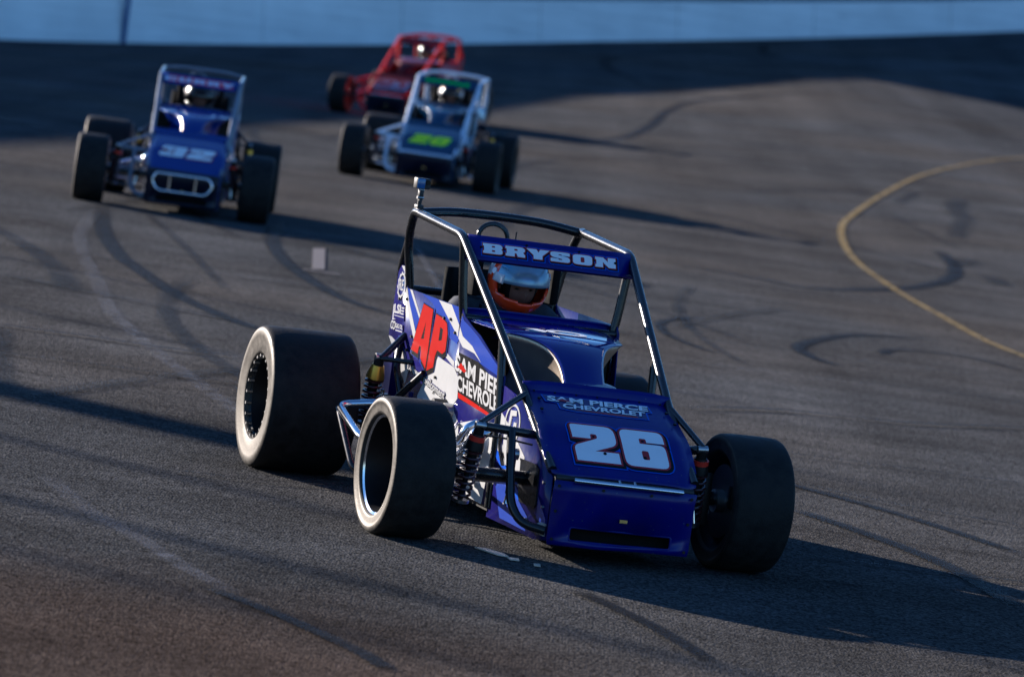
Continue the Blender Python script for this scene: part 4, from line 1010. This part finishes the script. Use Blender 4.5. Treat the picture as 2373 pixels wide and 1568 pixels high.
def place(car, x, y, yaw):
    # stand the car on the banked surface
    dx = (terr(x+.5, y)-terr(x-.5, y)); dy = (terr(x, y+1)-terr(x, y-1))/2
    n = Vector((-dx, -dy, 1)).normalized()
    tilt = Vector((0, 0, 1)).rotation_difference(n).to_matrix().to_4x4()
    car.matrix_world = Matrix.Translation((x, y, terr(x, y)+.004)) @ tilt @ Matrix.Rotation(yaw, 4, 'Z')
    return car

# ---- driver: one skinned body with head, helmet as its clothing
def driver(car, label, shell, lower, suit, visor=None, trim=None, drop=0.0):
    visor = visor or M_VISOR; trim = trim or M_HWHITE
    p = empty('person', (0, 0, 0)); tag(p, label, 'person', 'drivers in the race cars')
    J = [((0, 1.47, .24), .15), ((0, 1.45, .46), .145), ((0, 1.44, .65), .155), ((0, 1.42, .75), .115), ((0, 1.36, .81), .055), ((0, 1.31, .85), .055)]
    V = [j[0] for j in J]; RD = [j[1] for j in J]; E_ = [(0, 1), (1, 2), (2, 3), (3, 4), (4, 5)]
    def chain(start, pts):
        last = start
        for q_, r_ in pts:
            V.append(q_); RD.append(r_); E_.append((last, len(V)-1)); last = len(V)-1
        return last
    for s in (-1, 1):
        w = chain(2, [((s*.18, 1.43, .755), .085), ((s*.262, 1.36, .68), .062), ((s*.285, 1.23, .58), .050), ((s*.20, 1.10, .57), .040), ((s*.155, 1.035, .61), .032), ((s*.15, 1.00, .63), .034)])
        for k, dz in enumerate((.035, .015, -.005, -.025)):
            chain(w, [((s*.15, .985, .63+dz), .010), ((s*.148, .965+.004*k, .632+dz), .009), ((s*.138, .985, .634+dz), .008)])
        chain(w, [((s*.135, 1.01, .655), .010), ((s*.125, .99, .668), .009)])
        f = chain(0, [((s*.10, 1.38, .24), .09), ((s*.12, 1.05, .38), .068), ((s*.11, .75, .24), .05), ((s*.11, .66, .20), .045), ((s*.11, .62, .27), .03)])
    V = [(BX+v[0], v[1], v[2]) for v in V]
    me = bpy.data.meshes.new('body'); me.from_pydata(V, E_, []); o = bpy.data.objects.new('body', me); COL.objects.link(o)
    md = o.modifiers.new('skin', 'SKIN'); md.use_smooth_shade = True
    for i, sv in enumerate(me.skin_vertices[0].data): sv.radius = (RD[i], RD[i]*.92); sv.use_root = (i == 0)
    sb = o.modifiers.new('sub', 'SUBSURF'); sb.levels = 1; sb.render_levels = 1
    dg = bpy.context.evaluated_depsgraph_get(); dg.update()
    ev = o.evaluated_get(dg); em = ev.to_mesh()
    q = MB(); q.add([tuple(v.co) for v in em.vertices], [tuple(f.vertices) for f in em.polygons], 0); ev.to_mesh_clear(); bpy.data.objects.remove(o)
    # head with brow, nose, mouth and chin
    HC = Vector((BX, 1.275, .902))
    pit = Matrix.Rotation(R(14), 3, 'X')
    def head(u, v):
        ph = 2*PI*u; th = PI*(v-.5)
        d = Vector((math.sin(ph)*math.cos(th), -math.cos(ph)*math.cos(th), math.sin(th)))
        rr = Vector((d.x*.074, d.y*.092, d.z*.108))
        a = math.atan2(d.x, -d.y); e = math.degrees(th)
        if abs(a) < .9:
            rr.y -= .024*math.exp(-(a/.13)**2)*max(0, 1-abs(e+12)/18)            # nose
            rr.y += .012*math.exp(-((abs(a)-.36)/.16)**2)*math.exp(-((e-3)/7)**2)  # eye sockets
            rr.y -= .007*math.exp(-(a/.6)**2)*math.exp(-((e-13)/6)**2)             # brow
            rr.y -= .006*math.exp(-(a/.25)**2)*math.exp(-((e+33)/5)**2)            # lips
            rr.y -= .008*math.exp(-(a/.3)**2)*math.exp(-((e+52)/9)**2)             # chin
        return HC+pit @ rr
    k0 = len(q.mi); q.grid(head, 48, 32, 1)
    for k in range(k0, len(q.mi)):                       # balaclava leaves only the eyes and nose bare
        j, i = divmod(k-k0, 48); e = -90+180*(j+.5)/32; a = (i+.5)/48*360; a = a-360 if a > 180 else a
        if abs(a) > 44 or e > 26 or e < -26: q.mi[k] = 2
    body = q.build('body', [suit, M_SKIN, M_SEAT], p, ang=80)
    for s in (-1, 1):
        q = MB(); ec = HC+pit @ Vector((s*.030, -.078, .004)); 
        q.lathe([(-.011+.022*k/6, max(.0005, .011*math.sin(PI*k/6))) for k in range(7)], seg=12); q.xf(Matrix.Translation(ec) @ Matrix.Diagonal((1, .8, .38, 1))); q.build('eye', M_BLACK, body)
        q = MB(); ec = HC+pit @ Vector((s*.078, .012, -.005)); q.box(ec, (.012, .030, .05), bev=.005); q.build('ear', M_SKIN, body)
    # helmet shell with an eye port
    HH = HC+Vector((0, .012, .015)); hp = Matrix.Rotation(R(10), 3, 'X')
    def hs(phd, thd, k=1.0):
        ph, th = R(phd), R(thd)
        d = Vector((math.sin(ph)*math.cos(th), -math.cos(ph)*math.cos(th), math.sin(th)))
        ry = .150 if math.cos(ph) > 0 else .135
        pt = Vector((d.x*.118*k, d.y*ry*k, d.z*.128*k))
        if thd < -12 and abs(phd) < 90: pt.y -= .020*math.cos(ph)*min(1, (-12-thd)/14)
        if thd < -35: pt.z = max(pt.z, -.122)
        return HH+hp @ pt
    q = MB(); NP, NT = 60, 36
    for j in range(NT+1):
        for i in range(NP): q.v.append(tuple(hs(-180+360*i/NP, -62+152*j/NT)))
    for j in range(NT):
        for i in range(NP):
            pc = -180+360*(i+.5)/NP; tc_ = -62+152*(j+.5)/NT
            lo = -27+10*abs(pc/70)**2; 
            if abs(pc) < 66 and lo < tc_ < 26: continue
            q.f.append((j*NP+i, j*NP+(i+1) % NP, (j+1)*NP+(i+1) % NP, (j+1)*NP+i))
            q.mi.append(1 if (tc_ < 6 - 8*(abs(pc) > 100) and abs(pc) < 120) or (66 < abs(pc) < 84) else (2 if 84 <= abs(pc) < 110 else 0))
    hel = q.build('helmet', [shell, lower, trim], p, ang=50, solid=.012)
    q = MB(); q.grid(lambda u, v: hs(-74+148*u, 5+39*v+6*abs(2*u-1)**2*(1-v)*-1, 1.035), 24, 8); q.build('visor', visor, hel, ang=60, solid=.003)
    q = MB(); q.grid(lambda u, v: hs(-76+26*u, 0+16*v, 1.05), 6, 5); q.build('visor_strip', trim, hel, ang=60, solid=.002)
    q = MB(); q.grid(lambda u, v: hs(60+14*u, -4+22*v, 1.05), 6, 5); q.build('visor_strip', trim, hel, ang=60, solid=.002)
    for s in (-1, 1):
        q = MB(); a = hs(s*76, 16, 1.03); b = hs(s*76, 16, 1.09); q.tube([a, b], .013, seg=14); q.build('visor_pivot', trim, hel)
    for a0, a1 in ((-34, -20), (-13, -2), (2, 13), (20, 32)):
        q = MB(); q.grid(lambda u, v: hs(a0+(a1-a0)*u, -40+5*v, 1.012), 4, 2); q.build('chin_vent', M_BLACKP, hel, solid=.002)
    if drop: p.location = (0, 0, 0)
    p.matrix_world = car.matrix_world @ Matrix.Translation((0, 0, -drop))
    return p

# ---- the four cars
L_WHITE_RED = [(.105, .015, -.03, M_BRIGHT, 'number_outline'), (.078, .015, -.03, M_BLACKP, 'number_shadow'), (.040, .0, .0, M_DKRED, 'number_edge'), (.0, 0, 0, M_LETTER, 'number')]
BOARD_L = [(.24, .06, -.06, M_BRIGHT, 'name_outline'), (.15, .06, -.07, M_BLACKP, 'name_shadow'), (.09, .0, -.0, M_DKRED, 'name_edge'), (0, 0, 0, M_LETTER, 'name_print')]
hero = race_car(dict(hero=True, label='royal blue open wheel race car number 26 nearest the camera', paint=M_BLUE, side=M_SIDE, cage=M_TUBE,
                     number='26', num_layers=L_WHITE_RED, board_word='BRYSON', board_layers=BOARD_L, num_box=(-.176, .002, .192, .200)))
place(hero, .31133, 17.98426, R(18))
driver(hero, 'driver in orange and blue helmet with raised visor in the blue car 26', M_HBLUE, M_ORANGE, M_SUIT)

M_SILVER = paint('silver_tube_paint', (.12, .14, .18), .3, coat=.4)
M_B32 = paint('cobalt_paint', (.005, .022, .20), .22, coat=.5, bump=.08, bscale=4)
M_N32 = paint('navy_side', (.01, .03, .20), .3, coat=.5)
M_RB = paint('name_board_red', (.62, .02, .03), .4)
M_TEAL = paint('deep_teal_navy_paint', (.003, .032, .090), .2, coat=.8, bump=.08, bscale=4)
M_PALE = paint('pale_blue_tube_paint', (.62, .68, .78), .3, coat=.4)
M_LIME = paint('lime_print', (.70, .95, .01), .45)
M_GREENP = paint('green_print', (.05, .60, .04), .45)
M_REDC = paint('red_tube_paint', (.80, .010, .006), .42, spec=.2)
M_MAROON = paint('maroon_panel', (.10, .004, .007), .45, spec=.15)
M_REDB = paint('red_body', (.40, .006, .005), .4, spec=.2)
M_NAVYB = paint('near_black_navy', (.004, .006, .02), .35, spec=.3)
M_LILAC = paint('pale_lilac_print', (.55, .60, .80), .4)

def board_plate(mat, x0, x1, v0, v1):
    def f(car, hood, board, panel, ecov):
        q = MB()
        def vm(u, v): return Vector((BX+u, .905+.035*v, 1.018+.060*v))+Vector((0, -.864, .504))*.0026
        q.add([vm(x0, v0), vm(x1, v0), vm(x1-.03, v1), vm(x0+.0, v1)], [(0, 1, 2, 3)]); q.build('name_plate', mat, board, smooth=False)
    return f
def hood_flash(mat, pts):
    def f(car, hood, board, panel, ecov):
        poly_decal('hood_flash', pts, mat, hood, lambda u, v, off: hood_pt(BX+u, v, off+.0035), .001)
    return f
def board_glyphs(mat, n, x0, x1):
    def f(car, hood, board, panel, ecov):
        rnd = random.Random(5)
        for k in range(n):
            a = x0+(x1-x0)*k/n; w = (x1-x0)/n*.78
            q = MB()
            def vm(u, v): return Vector((BX+u, .905+.035*v, 1.018+.060*v))+Vector((0, -.864, .504))*.0045
            j = rnd.uniform(-.1, .1)
            q.add([vm(a, .25+j), vm(a+w, .2+j), vm(a+w+.004, .75+j), vm(a+.004, .8+j)], [(0, 1, 2, 3)]); q.build('name_glyph', mat, board, smooth=False)
    return f

c32 = race_car(dict(label='cobalt blue race car number 32 with silver cage and loop front bumper', paint=M_B32, side=M_N32, cage=M_SILVER, tube=.0165, nerf=M_TUBE, nose=M_NAVYB, front_bar='loop', tf=.640, lr=.63,
                    number='32', shear=.18, num_layers=[(.05, .02, -.03, M_DKRED, 'number_edge'), (0, 0, 0, M_LETTER, 'number')], num_box=(-.215, .085, .215, .215),
                    board_word='CURRY', board_layers=[(.02, 0, 0, M_LILAC, 'name_print')], extra=[board_plate(M_RB, -.26, .26, .06, .95)]))
lower_cage(c32, .86); place(c32, -2.755, 36.9, R(2.5))
driver(c32, 'driver with dark helmet sitting in the cobalt blue car 32', M_DKHELM, M_DKHELM, M_SUIT, M_SMOKE, M_DKHELM, .045)

c20 = race_car(dict(label='navy race car with pale cage and lime number 20', paint=M_TEAL, side=M_TEAL, cage=M_PALE, tube=.020, nerf=M_PALE, nose=M_NAVYB, crossbar=M_PALE, lr=.63,
                    number='20', shear=.35, num_layers=[(.05, .03, -.03, M_GREENP, 'number_edge'), (0, 0, 0, M_LIME, 'number')], num_box=(-.20, .06, .21, .20), extra=[board_glyphs(M_GREENP, 8, -.24, .22)]))
lower_cage(c20, .91); place(c20, -1.15, 47.6, R(-5))
driver(c20, 'driver with yellow and white helmet in the navy car 20', M_YELLOW, M_DKHELM, M_SUIT, M_SMOKE, M_HWHITE, .03)

cred = race_car(dict(label='red race car with red cage, farthest of the four cars', paint=M_MAROON, side=M_REDB, cage=M_REDC, tube=.022, nerf=M_REDC, nose=M_NAVYB, crossbar=M_REDC, cowl=M_LILAC, board=M_MAROON,
                     number='91', shear=.25, num_layers=[(.10, .03, -.03, M_LILAC, 'number_edge'), (0, 0, 0, M_DKRED, 'number')], num_box=(-.22, .05, .22, .20), extra=[board_plate(M_DKRED, -.28, .28, .1, .9)]))
place(cred, -2.10, 64.9, R(-16))
driver(cred, 'driver with red and white helmet sitting in the farthest red car', M_REDB, M_DKHELM, M_SUIT, M_SMOKE, M_HWHITE)

# ------------------------------------------------------------------ action camera on the front car's cage
ac = empty('action_camera', (0, 0, 0)); tag(ac, 'small action camera on a stalk clamped to the cage of car 26', 'camera')
q = MB(); q.box((0, 0, .104), (.062, .034, .044), bev=.004); body = q.build('camera_body', M_BLACK, ac)
q = MB(); q.box((-.012, -.0185, .104), (.034, .004, .040), bev=.0015); q.build('front_screen', M_LENS, body)
q = MB(); q.tube([(.018, -.017, .110), (.018, -.022, .110)], .010, seg=18); q.build('lens', M_BLACKP, body)
q = MB(); q.tube([(0, 0, .016), (0, 0, .034)], .009, seg=12); q.box((0, 0, .040), (.014, .016, .012)); q.build('stalk', M_BLACK, ac)
q = MB(); q.box((0, 0, .062), (.020, .018, .026), bev=.003); q.build('knuckle', M_BLACK, ac)
q = MB(); q.tube([(-.014, 0, .046), (.014, 0, .046)], .0065, seg=10); q.build('thumb_screw', M_STEEL, ac)
q = MB(); q.tube([(-.012, 0, .079), (.012, 0, .079)], .006, seg=10); q.build('thumb_screw', M_STEEL, ac)
q = MB(); q.box((0, 0, .006), (.030, .034, .022), bev=.004); q.build('clamp', M_BLACK, ac)
ac.matrix_world = hero.matrix_world @ Matrix.Translation((-.268, 1.635, 1.134)) @ Matrix.Rotation(R(10), 4, 'Z')
